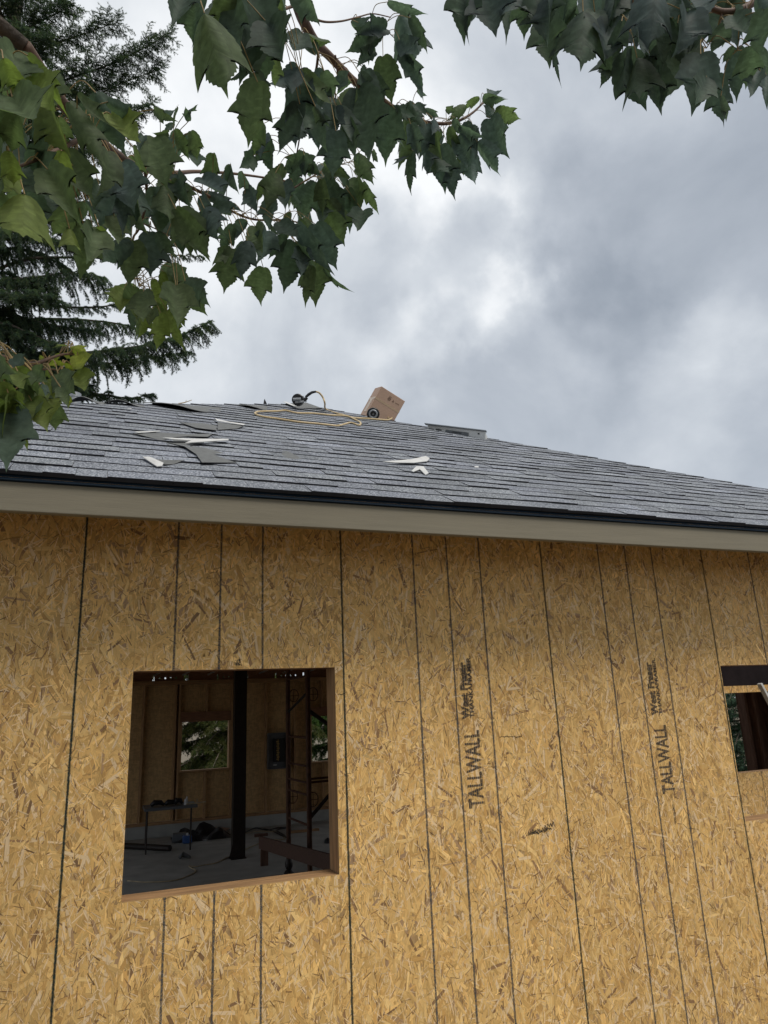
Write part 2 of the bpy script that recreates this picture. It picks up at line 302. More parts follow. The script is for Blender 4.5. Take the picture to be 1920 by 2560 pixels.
def clip_rect(poly, r):
    # poly: list of (x,z,u,v)
    for ax, sgn, lim in ((0, 1, r[0]), (0, -1, r[1]), (1, 1, r[2]), (1, -1, r[3])):
        out = []; n_ = len(poly)
        for i in range(n_):
            a = poly[i]; b = poly[(i + 1) % n_]
            da = (a[ax] - lim) * sgn; db = (b[ax] - lim) * sgn
            if da >= 0: out.append(a)
            if (da >= 0) != (db >= 0):
                t = da / (da - db); out.append(tuple(a[j] + (b[j] - a[j]) * t for j in range(4)))
        poly = out
        if len(poly) < 3: return []
    return poly
TONES = [(0.688, 0.429, 0.155), (0.74, 0.473, 0.177), (0.649, 0.4, 0.137), (0.779, 0.522, 0.212), (0.597, 0.357, 0.12), (0.7, 0.448, 0.166), (0.662, 0.413, 0.144), (0.545, 0.315, 0.103)]
def osb_panel(rects, xr, zr, y, parent, density=1.0, seed=0, sgn=1):
    rs = random.Random(seed)
    v = []; f = []; uvs = []; tone = []; mi = []
    def add(vs, fs, t, m_, uv=None):
        b = len(v); v.extend(vs)
        for q in fs:
            f.append(tuple(i + b for i in q)); tone.append(t); mi.append(m_)
            uvs.extend(uv if uv else [(0, 0)] * len(q))
    for (a, b, c, d) in rects:
        vs = [(x, yy, z) for x in (a, b) for yy in (y, y + TH) for z in (c, d)]
        add(vs, [(0, 1, 3, 2), (4, 6, 7, 5), (0, 4, 5, 1), (2, 3, 7, 6), (0, 2, 6, 4), (1, 5, 7, 3)], (.40, .265, .115), 1)
    shade = rs.uniform(.955, 1.045); warm = rs.uniform(.97, 1.03)
    area = (xr[1] - xr[0]) * (zr[1] - zr[0])
    classes = [(880, (.08, .18), (.014, .038), (.0001, .0004), .12), (1000, (.04, .14), (.005, .018), (.0004, .0009), .115),
               (3500, (.012, .055), (.0010, .0042), (.0009, .0013), .20)]
    for ci, (dens, ln, wd, off, tv) in enumerate(classes):
        for _ in range(int(area * dens * density)):
            cx = rs.uniform(xr[0] - .04, xr[1] + .04); cz = rs.uniform(zr[0], zr[1])
            # clumpy distribution
            l = rs.uniform(*ln) ; w = rs.uniform(*wd)
            ang = rs.gauss(math.pi / 2, .62) if rs.random() < .78 else rs.uniform(0, math.pi)
            ca, sa = math.cos(ang), math.sin(ang)
            j = lambda s: rs.uniform(-s, s)
            tap = (1, rs.uniform(.55, 1.0), rs.uniform(.3, 1))[ci] if ci else rs.uniform(.75, 1.0)
            q = [(-l / 2 + j(w * .4), -w / 2), (-l / 6, -w / 2 + j(w * .12)), (l / 2 + j(w * .7), -w / 2 * tap), (l / 2 + j(w * .9), w / 2 * tap), (l / 8, w / 2 + j(w * .12)), (-l / 2 + j(w * .7), w / 2)]
            ox, oz = rs.uniform(0, 50), rs.uniform(0, 50)
            poly = [(cx + px * ca - pz * sa, cz + px * sa + pz * ca, px + ox, pz + oz) for px, pz in q]
            t = Vector(rs.choice(TONES)) * (1 + rs.gauss(0, tv)) * shade; t.z /= warm
            r_ = rs.random()
            if ci == 2:
                if r_ < .33: t = Vector((.82, .60, .35)) * rs.uniform(.85, 1.1)
                elif r_ < .47: t = Vector((.24, .13, .055)) * rs.uniform(.6, 1.3)
            elif ci == 1:
                if r_ < .05: t = Vector((.29, .165, .075)) * rs.uniform(.7, 1.2)
                elif r_ < .14: t = Vector((.78, .57, .33)) * rs.uniform(.9, 1.05)
                elif r_ < .17: t = Vector((.42, .26, .13))
            else:
                if r_ < .03: t = Vector((.38, .24, .13))
            yy = y - rs.uniform(*off) * sgn
            edge = None
            if ci < 2 and rs.random() < .25:   # shadow line beside the flake, painted as a dark sliver
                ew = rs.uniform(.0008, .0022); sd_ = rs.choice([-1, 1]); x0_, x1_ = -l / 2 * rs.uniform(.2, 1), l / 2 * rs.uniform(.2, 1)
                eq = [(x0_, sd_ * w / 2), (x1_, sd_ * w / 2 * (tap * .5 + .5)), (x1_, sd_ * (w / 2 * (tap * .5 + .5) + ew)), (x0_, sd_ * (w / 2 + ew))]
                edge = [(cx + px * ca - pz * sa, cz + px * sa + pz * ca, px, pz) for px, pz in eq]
            for r in rects:
                if cx < r[0] - .09 or cx > r[1] + .09 or cz < r[2] - .09 or cz > r[3] + .09: continue
                pc = clip_rect(poly, (r[0] + .0006, r[1] - .0006, r[2] + .0006, r[3] - .0006))
                if len(pc) >= 3:
                    add([(p[0], yy, p[1]) for p in pc], [tuple(range(len(pc)))], tuple(t), 0, [(p[2], p[3]) for p in pc])
                if edge:
                    pc = clip_rect(edge, (r[0] + .0006, r[1] - .0006, r[2] + .0006, r[3] - .0006))
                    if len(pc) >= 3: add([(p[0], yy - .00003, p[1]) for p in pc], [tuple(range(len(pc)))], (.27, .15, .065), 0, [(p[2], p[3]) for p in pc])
    base = parent_world(parent); va = np.array(v) - np.array(base)
    me = bpy.data.meshes.new('sheathing_panel'); me.from_pydata(va.tolist(), [], f)
    me.polygons.foreach_set('material_index', mi)
    at = me.attributes.new('tone', 'FLOAT_COLOR', 'FACE'); at.data.foreach_set('color', [c for t in tone for c in (*t, 1.0)])
    uvl = me.uv_layers.new(name='UVMap'); uvl.data.foreach_set('uv', [c for u in uvs for c in u])
    return link('sheathing_panel', me, parent, [M['strand'], M['osb']])

G2 = .0016
panels = []
for k in range(-3, 3):
    xa, xb = k * PW + G2, (k + 1) * PW - G2
    if k == -3: xa = X0
    rects = [(xa, xb, ZB, ZT)]
    for (wa, wb, wc, wd_) in (win1, win2):
        if wa < xb and wb > xa:
            rects = [(xa, min(xb, max(xa, wa)), ZB, ZT), (max(wa, xa), min(wb, xb), ZB, wc), (max(wa, xa), min(wb, xb), wd_, ZT), (min(wb, xb), xb, ZB, ZT)]
            rects = [r for r in rects if r[1] - r[0] > .004]
    vis = -2.6 < xa < 3.5
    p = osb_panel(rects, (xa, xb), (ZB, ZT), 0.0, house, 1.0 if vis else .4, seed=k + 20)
    panels.append((k, p, rects, xa, xb))
# dark backing in the gaps (housewrap-less stud face), stripes, edge seal
def stripe(mb, x, z0, z1, w, y, wob=.0012, step=.03):
    n_ = max(2, int((z1 - z0) / step)); pts = []
    for i in range(n_ + 1):
        z = z0 + (z1 - z0) * i / n_; xo = x + mnoise.noise(Vector((x * 7, z * 2.3, 1))) * wob * 1.3
        ww = w / 2 * (1 + .35 * mnoise.noise(Vector((x * 9, z * 30, 5))))
        pts.append((xo - ww, xo + ww, z))
    for i in range(n_):
        a, b = pts[i], pts[i + 1]; mb.face([(a[0], y, a[2]), (a[1], y, a[2]), (b[1], y, b[2]), (b[0], y, b[2])])
for (k, p, rects, xa, xb) in panels:
    mb = MB()
    for fr in (1 / 3, 1 / 2, 2 / 3):
        x = k * PW + fr * PW
        for r in rects:
            if r[0] < x < r[1]: mb = MB(); stripe(mb, x, r[2], r[3], .0096, -.0019); mb.build('stud_line', M['ink'], p)
    for x, s_ in ((xa, 1), (xb, -1)):
        for r in rects:
            if abs(r[0] - x) < 1e-6 or abs(r[1] - x) < 1e-6: mb = MB(); stripe(mb, x + s_ * .0018, r[2], r[3], .0034, -.0017, .0004); mb.build('edge_seal', M['green'], p)
for k in range(-2, 3):
    gp = MB(); gp.box((k * PW - .0022, .004, ZB), (k * PW + .0022, .0105, ZT)); gp.build('seam_backing', M['gap'], house)

# printing on the panels
def text(body, mat, parent, size, x, z, y=-.0024, sx=1.0, bold=0, name='printed_text', spacing=1.0, shear=0, rot=math.pi / 2):
    cu = bpy.data.curves.new('t', 'FONT'); cu.body = body; cu.size = size; cu.offset = bold; cu.space_character = spacing; cu.shear = shear; cu.resolution_u = 4
    to = bpy.data.objects.new('t', cu); me = bpy.data.meshes.new_from_object(to)
    bpy.data.objects.remove(to); bpy.data.curves.remove(cu)
    base = parent_world(parent)
    for v_ in me.vertices:
        a, b = v_.co.x * sx, v_.co.y
        ca, sa = math.cos(rot), math.sin(rot)
        v_.co = Vector((x + a * ca - b * sa - base.x, y - base.y, z + a * sa + b * ca - base.z))
    me.name = name
    return link(name, me, parent, [mat])
def banded_text(body, parent, size, x, z0, z1, **kw):
    o = text(body, M['ink_print'] if size > .05 else M['ink_small'], parent, size, x, z0, **kw)
    zs = [v_.co.z for v_ in o.data.vertices]; lo, hi = min(zs), max(zs)
    base = parent_world(parent)
    for v_ in o.data.vertices: v_.co.z = (v_.co.z - lo) / (hi - lo) * (z1 - z0) + z0 - base.z
    return o
wp = {k: p for k, p, *_ in panels}
def wz(u, v): q = at_y(u, v, 0); return q.x, q.z
for k in (0, 1):
    dx = k * PW
    # right edge (baseline) positions measured on the wall
    if k == 0: ax = 1192; pts = dict(tw=((1209, 2018), (1196, 1825)), wf=((1173, 1798), (1164, 1655)), th=((1187, 1794), (1173, 1640)), us=((1208, 2105), (1202, 2050)))
    else: pts = dict(tw=((1685, 1982), (1663, 1812)), wf=((1645, 1788), (1625, 1655)), th=((1658, 1786), (1634, 1645)), us=((1692, 2058), (1683, 2010)))
    a = wz(*pts['tw'][0]); b = wz(*pts['tw'][1]); xr = (a[0] + b[0]) / 2
    banded_text('TALLWALL', wp[k], .122, xr + .002, a[1], b[1], sx=1, bold=.0028)
    a = wz(*pts['wf'][0]); b = wz(*pts['wf'][1]); banded_text('West Fraser', wp[k], .060, (a[0] + b[0]) / 2, a[1], b[1], bold=.0034)
    a = wz(*pts['th'][0]); b = wz(*pts['th'][1]); banded_text('THANKAFRAMER.', wp[k], .033, (a[0] + b[0]) / 2, a[1], b[1], bold=.0011)
    a = wz(*pts['us'][0]); b = wz(*pts['us'][1]); banded_text('WALL USE ONLY', wp[k], .019, (a[0] + b[0]) / 2, a[1], b[1], bold=.0003)
q = wz(600, 1664); t_ = text('Ra', M['ink_print'], wp[-1], .030, q[0], q[1], bold=.0012)
def scribble(pts, w, parent, seed, amp=.012, n_=26):
    rs = random.Random(seed); mb = MB(); P = [at_y(*p, 0) for p in pts]; sp = spline(P, 40); m_ = []
    for i in range(0, len(sp), max(1, len(sp) // n_)):
        c = sp[i]; m_.append((c.x + rs.uniform(-.002, .002), c.z + (amp if len(m_) % 2 else -amp) * rs.uniform(.2, 1)))
    for i in range(len(m_) - 1):
        a, b = m_[i], m_[i + 1]; d = Vector((b[0] - a[0], 0, b[1] - a[1])); 
        if d.length < 1e-5: continue
        nn = Vector((-d.z, 0, d.x)).normalized() * w / 2; y = -.0021 - .00002 * i
        A = Vector((a[0], y, a[1])); B = Vector((b[0], y, b[1])); mb.face([A - nn, A + nn, B + nn, B - nn])
    mb.build('marker_scribble', M['ink_dark'], parent)
scribble([(1250, 1841), (1290, 1842), (1304, 1840)], .0035, wp[0], 1, .005, 16)
scribble([(1320, 2083), (1345, 2076), (1388, 2058)], .0045, wp[0], 2, .014, 26)
scribble([(1330, 2084), (1350, 2080), (1378, 2070)], .005, wp[0], 3, .010, 20)
scribble([(846, 1735), (856, 1736), (866, 1730)], .004, wp[0], 4, .003, 5)
scribble([(1676, 1985), (1684, 2010), (1688, 2060)], .002, wp[1], 5, .003, 18)

# near wall framing behind the sheathing
def stud_box(x0, x1, z0, z1, y0=.0115, y1=.151, mat='lumber', name='stud', par=None):
    mb = MB(); mb.box((x0, y0, z0), (x1, y1, z1)); return mb.build(name, M[mat], par or house, bevel=.0015)
for (wa, wb, wc, wd_) in (win1, win2):
    wo = bpy.data.objects.new('window_opening', None); COL.objects.link(wo); wo.parent = house; wo.location = (0, 0, -SLAB)
    stud_box(wa - .003, wb + .003, wc - .040, wc - .002, mat='lumber_x', name='sill', par=wo)
    stud_box(wa - .003, wb + .003, wd_ + .002, wd_ + .24, mat='lumber_red', name='header', par=wo)
    stud_box(wa - .043, wa - .004, wc - .04, wd_ + .24, name='jamb', par=wo); stud_box(wb + .002, wb + .040, wc - .04, wd_ + .24, name='jamb', par=wo)
x = X0 + .02
XF = 3 * PW  # front wall cut short here, out of frame, to let light reach the wing
while x < XF - .04:
    for (wa, wb, wc, wd_) in (win1, win2):
        if wa - .08 < x < wb + .05: break
    else: stud_box(x, x + .038, ZB + .04, ZT - .04)
    x += .4064
mb = MB(); mb.box((X0, .0115, ZB), (XF, .151, ZB + .038)); mb.build('bottom_plate', M['lumber_x'], house)
mb = MB(); mb.box((X0, .0115, ZT - .038), (X1, .151, ZT + .036)); mb.build('top_plate', M['lumber_x'], house)
mb = MB(); mb.box((X0, .0, GZ - .2), (XF, .2, ZB - .001)); mb.build('foundation', M['concrete'], house)
mb = MB(); mb.box((X1 - .16, .012, SLAB), (X1 - .02, .152, ZT - .038)); mb.build('porch_post', M['lumber'], house, bevel=.003)
mb = MB(); mb.box((X0, .2, SLAB - .12), (X1, YB, SLAB)); mb.build('floor_slab', M['concrete'], house)

# far wall with two openings
fz0, fz1 = -1.03, -.115; fw = [(.49, 1.41), (3.15, 4.07)]
mb = MB()
xs = [X0, fw[0][0], fw[0][1], fw[1][0], fw[1][1], X1]
for i in range(5):
    if i % 2 == 0: mb.box((xs[i], YB + .14, -1.93), (xs[i + 1], YB + .151, .70))
    else:
        mb.box((xs[i], YB + .14, -1.93), (xs[i + 1], YB + .151, fz0)); mb.box((xs[i], YB + .14, fz1), (xs[i + 1], YB + .151, .70))
mb.build('rear_sheathing', M['osb_in'], house)
for i in range(-6, 8):
    sx_ = .94 + .6096 * i
    if sx_ < X0 or sx_ > X1 - .04: continue
    segs = [(-1.93, .62)]
    for a, b in fw:
        if a - .02 < sx_ < b: segs = [(-1.93, fz0 - .04), (fz1 + .19, .62)]
    for s_ in segs: stud_box(sx_, sx_ + .038, s_[0], s_[1], YB, YB + .139, 'lumber')
for a, b in fw:
    wo = bpy.data.objects.new('window_opening', None); COL.objects.link(wo); wo.parent = house; wo.location = (0, 0, -SLAB)
    stud_box(a - .04, b + .04, fz0 - .038, fz0 - .001, YB, YB + .139, 'lumber_x', 'sill', wo)
    stud_box(a - .04, b + .04, fz1 + .001, fz1 + .19, YB, YB + .139, 'lumber_red', 'header', wo)
    for xx in (a - .04, b + .002): stud_box(xx, xx + .038, fz0, fz1, YB, YB + .139, 'lumber', 'jamb', wo)
    for xx in (a - .08, b + .042): stud_box(xx, xx + .038, -1.93, .62, YB, YB + .139)
mb = MB(); mb.box((X0, YB, .62), (X1, YB + .139, .70)); mb.build('top_plate', M['lumber_x'], house)
mb = MB(); mb.box((X0, YB - .02, -1.975), (X1, YB + .139, -1.932)); mb.build('bottom_plate', M['lumber_x'], house)
mb = MB(); mb.box((X0, YB, GZ - .2), (X1, YB + .2, -1.977)); mb.build('foundation', M['concrete'], house)
# blocking between trusses with bored vent holes
def holed(x0, x1, z0, z1, y, holes, r):
    mb = MB(); cuts = [x0] + [(holes[i] + holes[i + 1]) / 2 for i in range(len(holes) - 1)] + [x1]
    for i, h in enumerate(holes):
        a, b = cuts[i], cuts[i + 1]; zc = (z0 + z1) / 2; n_ = 16
        for yy, fl in ((y, False), (y + .038, True)):
            for kx in range(n_):
                t0, t1 = 2 * math.pi * kx / n_, 2 * math.pi * (kx + 1) / n_
                def sq(t):
                    c, s_ = math.cos(t), math.sin(t); m_ = max(abs(c), abs(s_)); c, s_ = c / m_, s_ / m_
                    return (h + (c * (b - h) if c > 0 else c * (h - a)), yy, zc + s_ * (z1 - z0) / 2)
                pts = [(h + r * math.cos(t0), yy, zc + r * math.sin(t0)), (h + r * math.cos(t1), yy, zc + r * math.sin(t1)), sq(t1), sq(t0)]
                mb.face(pts if fl else pts[::-1])
        for kx in range(n_):
            t0, t1 = 2 * math.pi * kx / n_, 2 * math.pi * (kx + 1) / n_
            mb.face([(h + r * math.cos(t), yy, zc + r * math.sin(t)) for t, yy in ((t0, y), (t1, y), (t1, y + .038), (t0, y + .038))])
    return mb
for bi, xb0 in enumerate((-.07 - .61, -.07 + .0, .59, 1.2, 1.81, 2.42, 3.03)):
    if bi % 2 == 1: hs = [xb0 + .10 + .105 * i for i in range(4)]; holed(xb0, xb0 + .57, .702, .812, YB + .09, hs, .019).build('vent_block', M['lumber_red'], house)
    else: mb = MB(); mb.box((xb0, YB + .09, .702), (xb0 + .57, YB + .128, .812)); mb.build('vent_block', M['lumber_red'], house)
mb = MB(); mb.box((X0, YB + .09, .812), (X1, YB + .128, 1.1)); mb.box((X0, YB + .09, .702), (-.70, YB + .128, .811)); mb.box((3.62, YB + .09, .702), (X1, YB + .128, .811)); mb.build('vent_block', M['lumber_red'], house)
# side walls
mb = MB(); mb.box((X0 - .012, 0, ZB), (X0, 2.8, 1.02)); mb.box((X0 - .012, 10.6, ZB), (X0, YB + .15, 1.02)); mb.box((X0 - .012, 2.8, .75), (X0, 10.6, 1.02)); mb.build('side_sheathing', M['osb'], house)   # wide unseen doorway between, added to let daylight into the room
mb = MB(); mb.box((X1, 3.9, ZB), (X1 + .012, 6.2, 1.02)); mb.box((X1, 10.2, ZB), (X1 + .012, YB + .15, 1.02)); mb.box((X1, 6.2, .5), (X1 + .012, 10.2, 1.02)); mb.build('side_sheathing', M['osb'], house)  # opening out of view, added to bring more daylight indoors
mb = MB(); mb.box((2.335, .152, SLAB), (2.40, 3.9, 1.04)); mb.box((2.335, 3.9, SLAB), (X1, 3.98, 1.04)); mb.build('added_partition', M['osb_in'], house)  # unseen wall added to keep porch daylight out of the main room
for y_ in list(np.arange(.5, 2.7, .61)) + list(np.arange(10.7, YB, .61)): stud_box(X0, X0 + .14, SLAB, .9, y_, y_ + .038)
# roof trusses inside
for i in range(7):
    y_ = .9 + i * 1.7
    t = MB()
    t.beam((X0, y_, .87), (X1, y_, .87), .038, .089)
    hmax = .87 + max(0, min(y_ - .25, YB - y_ - .2, 2.4)) * .5
    xs_ = np.linspace(X0 + .3, X1 - .3, 9)
    def zr_(x_): return max(.9, min(hmax, .87 + .36 * min(x_ - X0, X1 - x_)))
    for a in range(8):
        za, zb = (.87 if a % 2 else zr_(xs_[a])), (zr_(xs_[a + 1]) if a % 2 else .87)
        t.beam((xs_[a], y_ + .04, za), (xs_[a + 1], y_ + .04, zb), .038, .07)
    t.build('truss', M['lumber_x'], house)
br = MB()
for xx in (-.1, .45, .95, 1.5, 2.0, 2.5, 3.0):
    br.beam((xx, YB - .1, .80), (xx + .35, YB - 2.3, .98), .02, .03)
br.build('truss_brace', M['plate'], house)

# roof ------------------------------------------------------------
XL, XR, AX, AY = -3.83, 5.83, .68, 3.125
AZ = EZ + (AY + OV) * math.tan(PITCH)
RN = Vector((0, -math.sin(PITCH), math.cos(PITCH))); RU = Vector((0, math.cos(PITCH), math.sin(PITCH)))
def roof_pt(x, s, h=0): return Vector((x, -OV, EZ)) + RU * s + RN * h
def at_roof(u, v, h=0):
    d = ray(u, v); o0 = Vector((0, -OV, EZ)) + RN * h
    return EYE + d * ((o0 - EYE).dot(RN) / d.dot(RN))
SMAX = (AY + OV) / math.cos(PITCH)
RB = YB + .6; RY2 = RB - (AY + OV)     # rear eave, rear end of ridge
A1 = Vector((AX, AY, AZ)); A2 = Vector((AX, RY2, AZ)); E0 = [Vector((XL, -OV, EZ)), Vector((XR, -OV, EZ)), Vector((XR, RB, EZ)), Vector((XL, RB, EZ))]
def drop(v, h): return Vector((v.x, v.y, v.z - h))
dk = MB()
for poly in ([E0[0], E0[1], A1], [E0[1], E0[2], A2, A1], [E0[2], E0[3], A2], [E0[3], E0[0], A1, A2]):
    dk.face([drop(p, .012) for p in poly]); dk.face([drop(p, .026) for p in poly][::-1])
dk.build('roof_deck', M['osb'], house)
# shingle courses on all four slopes
def hipx(s):
    t = s / SMAX; return XL + (AX - XL) * t, XR + (AX - XR) * t
EXPO = .1429
def courses(name, e0, e1, t0, t1, seed, fine=True):
    """e0->e1 eave line, t0,t1 the top points; shingles laid in courses, each piece its own slightly lifted wedge"""
    rs = random.Random(seed); mb = MB()
    ed = (e1 - e0); L = ed.length; ed.normalize(); nrm = ed.cross((t0 + t1) / 2 - (e0 + e1) / 2).normalized()
    if nrm.z < 0: nrm = -nrm
    up = nrm.cross(ed).normalized()
    if up.z < 0: up = -up
    S = (t0 - e0).dot(up); a0 = (t0 - e0).dot(ed); a1 = (t1 - e0).dot(ed)
    def lim(s): f_ = min(1, s / S); return a0 * f_, L + (a1 - L) * f_
    nC = int(S / EXPO)
    wav = lambda x_, s_: .006 * mnoise.noise(Vector((x_ * .9, s_ * 1.1, seed))) + .0025 * mnoise.noise(Vector((x_ * 4, s_ * 6, seed + 3)))
    for c in range(nC + 1):
        s0 = c * EXPO + rs.uniform(-.0015, .0015) - (.014 if c == 0 else 0); s1 = s0 + EXPO * 1.5
        if s0 >= S: break
        la, lb = lim(max(0, s0)); l2a, l2b = lim(min(S, max(0, s1)))
        x_ = la - rs.uniform(0, .3)
        while x_ < lb:
            w = rs.choice([.12, .16, .2, .26, .3, .33]) * (1 if fine else 2.2)
            xa, xb = max(x_, la), min(x_ + w - .0012, lb)
            if xb - xa > .01:
                thick = rs.random() < .5; th = (.0115 if thick else .0072) + rs.uniform(-.0006, .0006)
                g_ = rs.gauss(1, .10) * (1.0 if thick else .93); g_ = max(.7, min(1.3, g_)); mb.t = (g_, g_, g_ * rs.uniform(.98, 1.04))
                dj = rs.uniform(-.0012, .0012)
                nseg = 2 if fine else 1; xsx = [xa + (xb - xa) * i / nseg for i in range(nseg + 1)]
                def P(xx, ss, h): return e0 + ed * xx + up * ss + nrm * (h + wav(xx, ss))
                clx = lambda xx, lo, hi: min(max(xx, lo), hi)
                s1c = min(s1, S)
                lo = [P(xx, s0 + dj, th) for xx in xsx]; hi = [P(clx(xx, l2a, l2b), s1c, .001) for xx in xsx]; bt = [P(xx, s0 + dj, -.008) for xx in xsx]
                n_ = len(xsx)
                mb.mesh(lo + hi, [(i, i + 1, n_ + i + 1, n_ + i) for i in range(n_ - 1)], 0)
                mb.mesh(lo + bt, [(n_ + i, n_ + i + 1, i + 1, i) for i in range(n_ - 1)], 1)
                mb.face([lo[0], hi[0], P(clx(xa, l2a, l2b), s1c, -.004), bt[0]], 1); mb.face([lo[-1], bt[-1], P(clx(xb, l2a, l2b), s1c, -.004), hi[-1]], 1)
            x_ += w
    return mb.build(name, [M['shingle'], M['shedge']], house, tone=True)
courses('shingle_courses', E0[0], E0[1], A1, A1, 5)
courses('shingle_courses', E0[1], E0[2], A1, A2, 6, False)
courses('shingle_courses', E0[2], E0[3], A2, A2, 7, False)
courses('shingle_courses', E0[3], E0[0], A2, A1, 8, False)
# drip edge and fascia round the eaves (front one carries the view)
FZT, FZB = EZ - .052, EZ - .145
for a, b, nm in ((E0[0], E0[1], 'f'), (E0[1], E0[2], 'r'), (E0[3], E0[0], 'l')):
    d = (b - a).normalized(); outn = Vector((d.y, -d.x, 0))
    mb = MB()
    for o0, z0, z1, o1 in ((-.004, EZ - .036, EZ - .004, .002),):
        p = [a + outn * o0 - d * .0, b + outn * o0]
        q0 = [Vector((p_.x, p_.y, z0)) + outn * .004 for p_ in p]; q1 = [Vector((p_.x, p_.y, z1)) for p_ in p]
        mb.mesh([q0[0], q0[1], q1[1], q1[0]], [(0, 1, 2, 3)])
        mb.mesh([q0[0], q0[1], q0[1] - outn * .012 - Vector((0, 0, .004)), q0[0] - outn * .012 - Vector((0, 0, .004))], [(3, 2, 1, 0)])
        mb.mesh([q1[0], q1[1], q1[1] - outn * .08 + Vector((0, 0, .035)), q1[0] - outn * .08 + Vector((0, 0, .035))], [(0, 1, 2, 3)])
    mb.build('drip_edge', M['drip'], house)
    mb = MB(); mid = (a + b) / 2; L = (b - a).length
    mt = Matrix.Translation(Vector((a.x, a.y, 0))) @ Matrix(((d.x, -outn.x, 0, 0), (d.y, -outn.y, 0, 0), (0, 0, 1, 0), (0, 0, 0, 1)))
    mb.box((0.02, .014, EZ - .158), (L - .02, .052, EZ - .018), mat=mt)
    mb.build('fascia_board', M['fascia'], house, bevel=.004)
# rafter tails under the front eave
for i in range(16):
    xx = XL + .3 + i * .6096
    mb = MB(); mb.beam((xx, -OV + .055, EZ - .075), (xx, .3, EZ - .075 + (OV + .245) * math.tan(PITCH)), .038, .1); mb.build('rafter_tail', M['lumber'], house)

# wing beyond the corner, its sheathing lit through the open side
WY = 3.9; wing = thing('wing_building', (8, WY, GZ), 'brightly lit strand board wing seen through the right window opening', 'building')
ox0, ox1, oz0, oz1 = 5.95, 8.3, -.99, 0.0
wr = [(5.45, ox0, GZ, 1.2), (ox0, ox1, GZ, oz0), (ox0, ox1, oz1, 1.2), (ox1, 9.6, GZ, 1.2)]
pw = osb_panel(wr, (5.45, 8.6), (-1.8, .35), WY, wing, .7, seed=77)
for xx in (6.52, 6.93, 7.14, 7.34):
    for r in wr:
        if r[0] < xx < r[1]: mb = MB(); stripe(mb, xx, r[2], r[3], .008, WY - .0019); mb.build('stud_line', M['ink'], pw)
mb = MB(); mb.box((ox0, WY + .012, oz0 - .04), (ox1, WY + .15, oz0 - .001)); mb.build('sill', M['lumber_x'], wing)
mb = MB(); mb.box((ox0, WY + .012, oz1 + .001), (ox1, WY + .15, oz1 + .3)); mb.build('header', M['lumber_red'], wing)
mb = MB(); mb.box((9.58, WY + .152, GZ), (9.6, 5.6, 1.2))
mb.build('inner_wall', M['darkwood'], wing)
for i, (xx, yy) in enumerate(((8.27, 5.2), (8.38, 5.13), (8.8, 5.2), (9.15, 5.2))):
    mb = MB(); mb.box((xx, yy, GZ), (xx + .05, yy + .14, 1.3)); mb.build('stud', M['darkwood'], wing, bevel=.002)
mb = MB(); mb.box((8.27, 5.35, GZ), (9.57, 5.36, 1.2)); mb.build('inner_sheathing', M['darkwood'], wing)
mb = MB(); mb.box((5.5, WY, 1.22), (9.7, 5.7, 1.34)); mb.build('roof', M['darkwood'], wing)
mb = MB(); mb.box((5.44, 3.18, .082), (9.2, 3.30, .42)); mb.build('porch_beam', M['beam'], wing)
br_ = MB(); a = at_y(1900, 1711, 2.6); b = at_y(1922, 1752, 2.6); dd = (b - a).normalized()
br_.beam(a - dd * .01, b + dd * .9, .03, .055, up=(0, 1, 0)); tag(br_.build('metal_bar', M['wrap'], bevel=.003), 'grey metal bar slanting down behind the right window opening', 'metal bar')

# ------------------------------------------------------------------ things on the roof
def patch(polyuv, h0=.006, amp=.012, th=.003, mats=('felt',), seed=0, mi=0):
    """thin sheet lying on the roof, outline (px) at rest height h0, interior buckled"""
    mb = MB(); P = [at_roof(u, v) for u, v in polyuv]
    rs = random.Random(seed); top = [p + RN * (h0 + rs.uniform(0, amp)) for p in P]
    c = sum(top, Vector()) / len(top) + RN * amp * .5
    n_ = len(top)
    mb.mesh(top + [c], [(i, (i + 1) % n_, n_) for i in range(n_)], 0)
    bot = [p - RN * th for p in top] + [c - RN * th]
    mb.mesh(bot, [((i + 1) % n_, i, n_) for i in range(n_)], 0)
    for i in range(n_): mb.face([bot[i], bot[(i + 1) % n_], top[(i + 1) % n_], top[i]], 1)
    return mb
def z12(pts): return [(200 + a / 2.765, 1040 + b / 2.765) for a, b in pts]
def z2(pts): return [(440 + a / 1.975, 920 + b / 1.975) for a, b in pts]
def z7(pts): return [(a / 2.9625, 800 + b / 2.9625) for a, b in pts]
GS = 'shingle scraps lying on the roof slope'
def scrap(pts, label, h=.006, amp=.015, mat='felt', seed=1, cat='shingle scrap', name='shingle_scrap', group=GS, strip=None, th=.004):
    mb = patch(pts, h, amp, th, seed=seed); o = mb.build(name, [M[mat], M['shedge'] if mat != 'white' else M['white']])
    tag(o, label, cat, group)
    if strip:
        s_ = patch(strip, h + amp + .004, .004, .002, seed=seed + 9).build('release_strip', [M['white'], M['white']], o)
    return o
scrap(z12([(365, 143), (550, 137), (740, 133), (920, 130), (880, 165), (740, 160), (650, 166), (560, 182)]), 'long grey shingle offcut lying just above the white strip on the left', strip=z12([(372, 140), (550, 134), (550, 139), (400, 148)]), seed=2)
scrap(z12([(560, 180), (690, 172), (860, 185), (830, 205), (740, 220), (640, 205)]), 'dull grey shingle offcut lying under the long white strip', seed=3, amp=.01, h=.004)
scrap(z12([(600, 195), (740, 218), (860, 235), (1000, 268), (900, 292), (1080, 340), (840, 352), (800, 290), (720, 235)]), 'largest torn dark shingle piece hanging lowest on the left of the slope', seed=4, amp=.018)
scrap(z12([(690, 60), (860, 68), (945, 85), (940, 120), (800, 100)]), 'small bent shingle piece just left of the white edged offcut', seed=5)
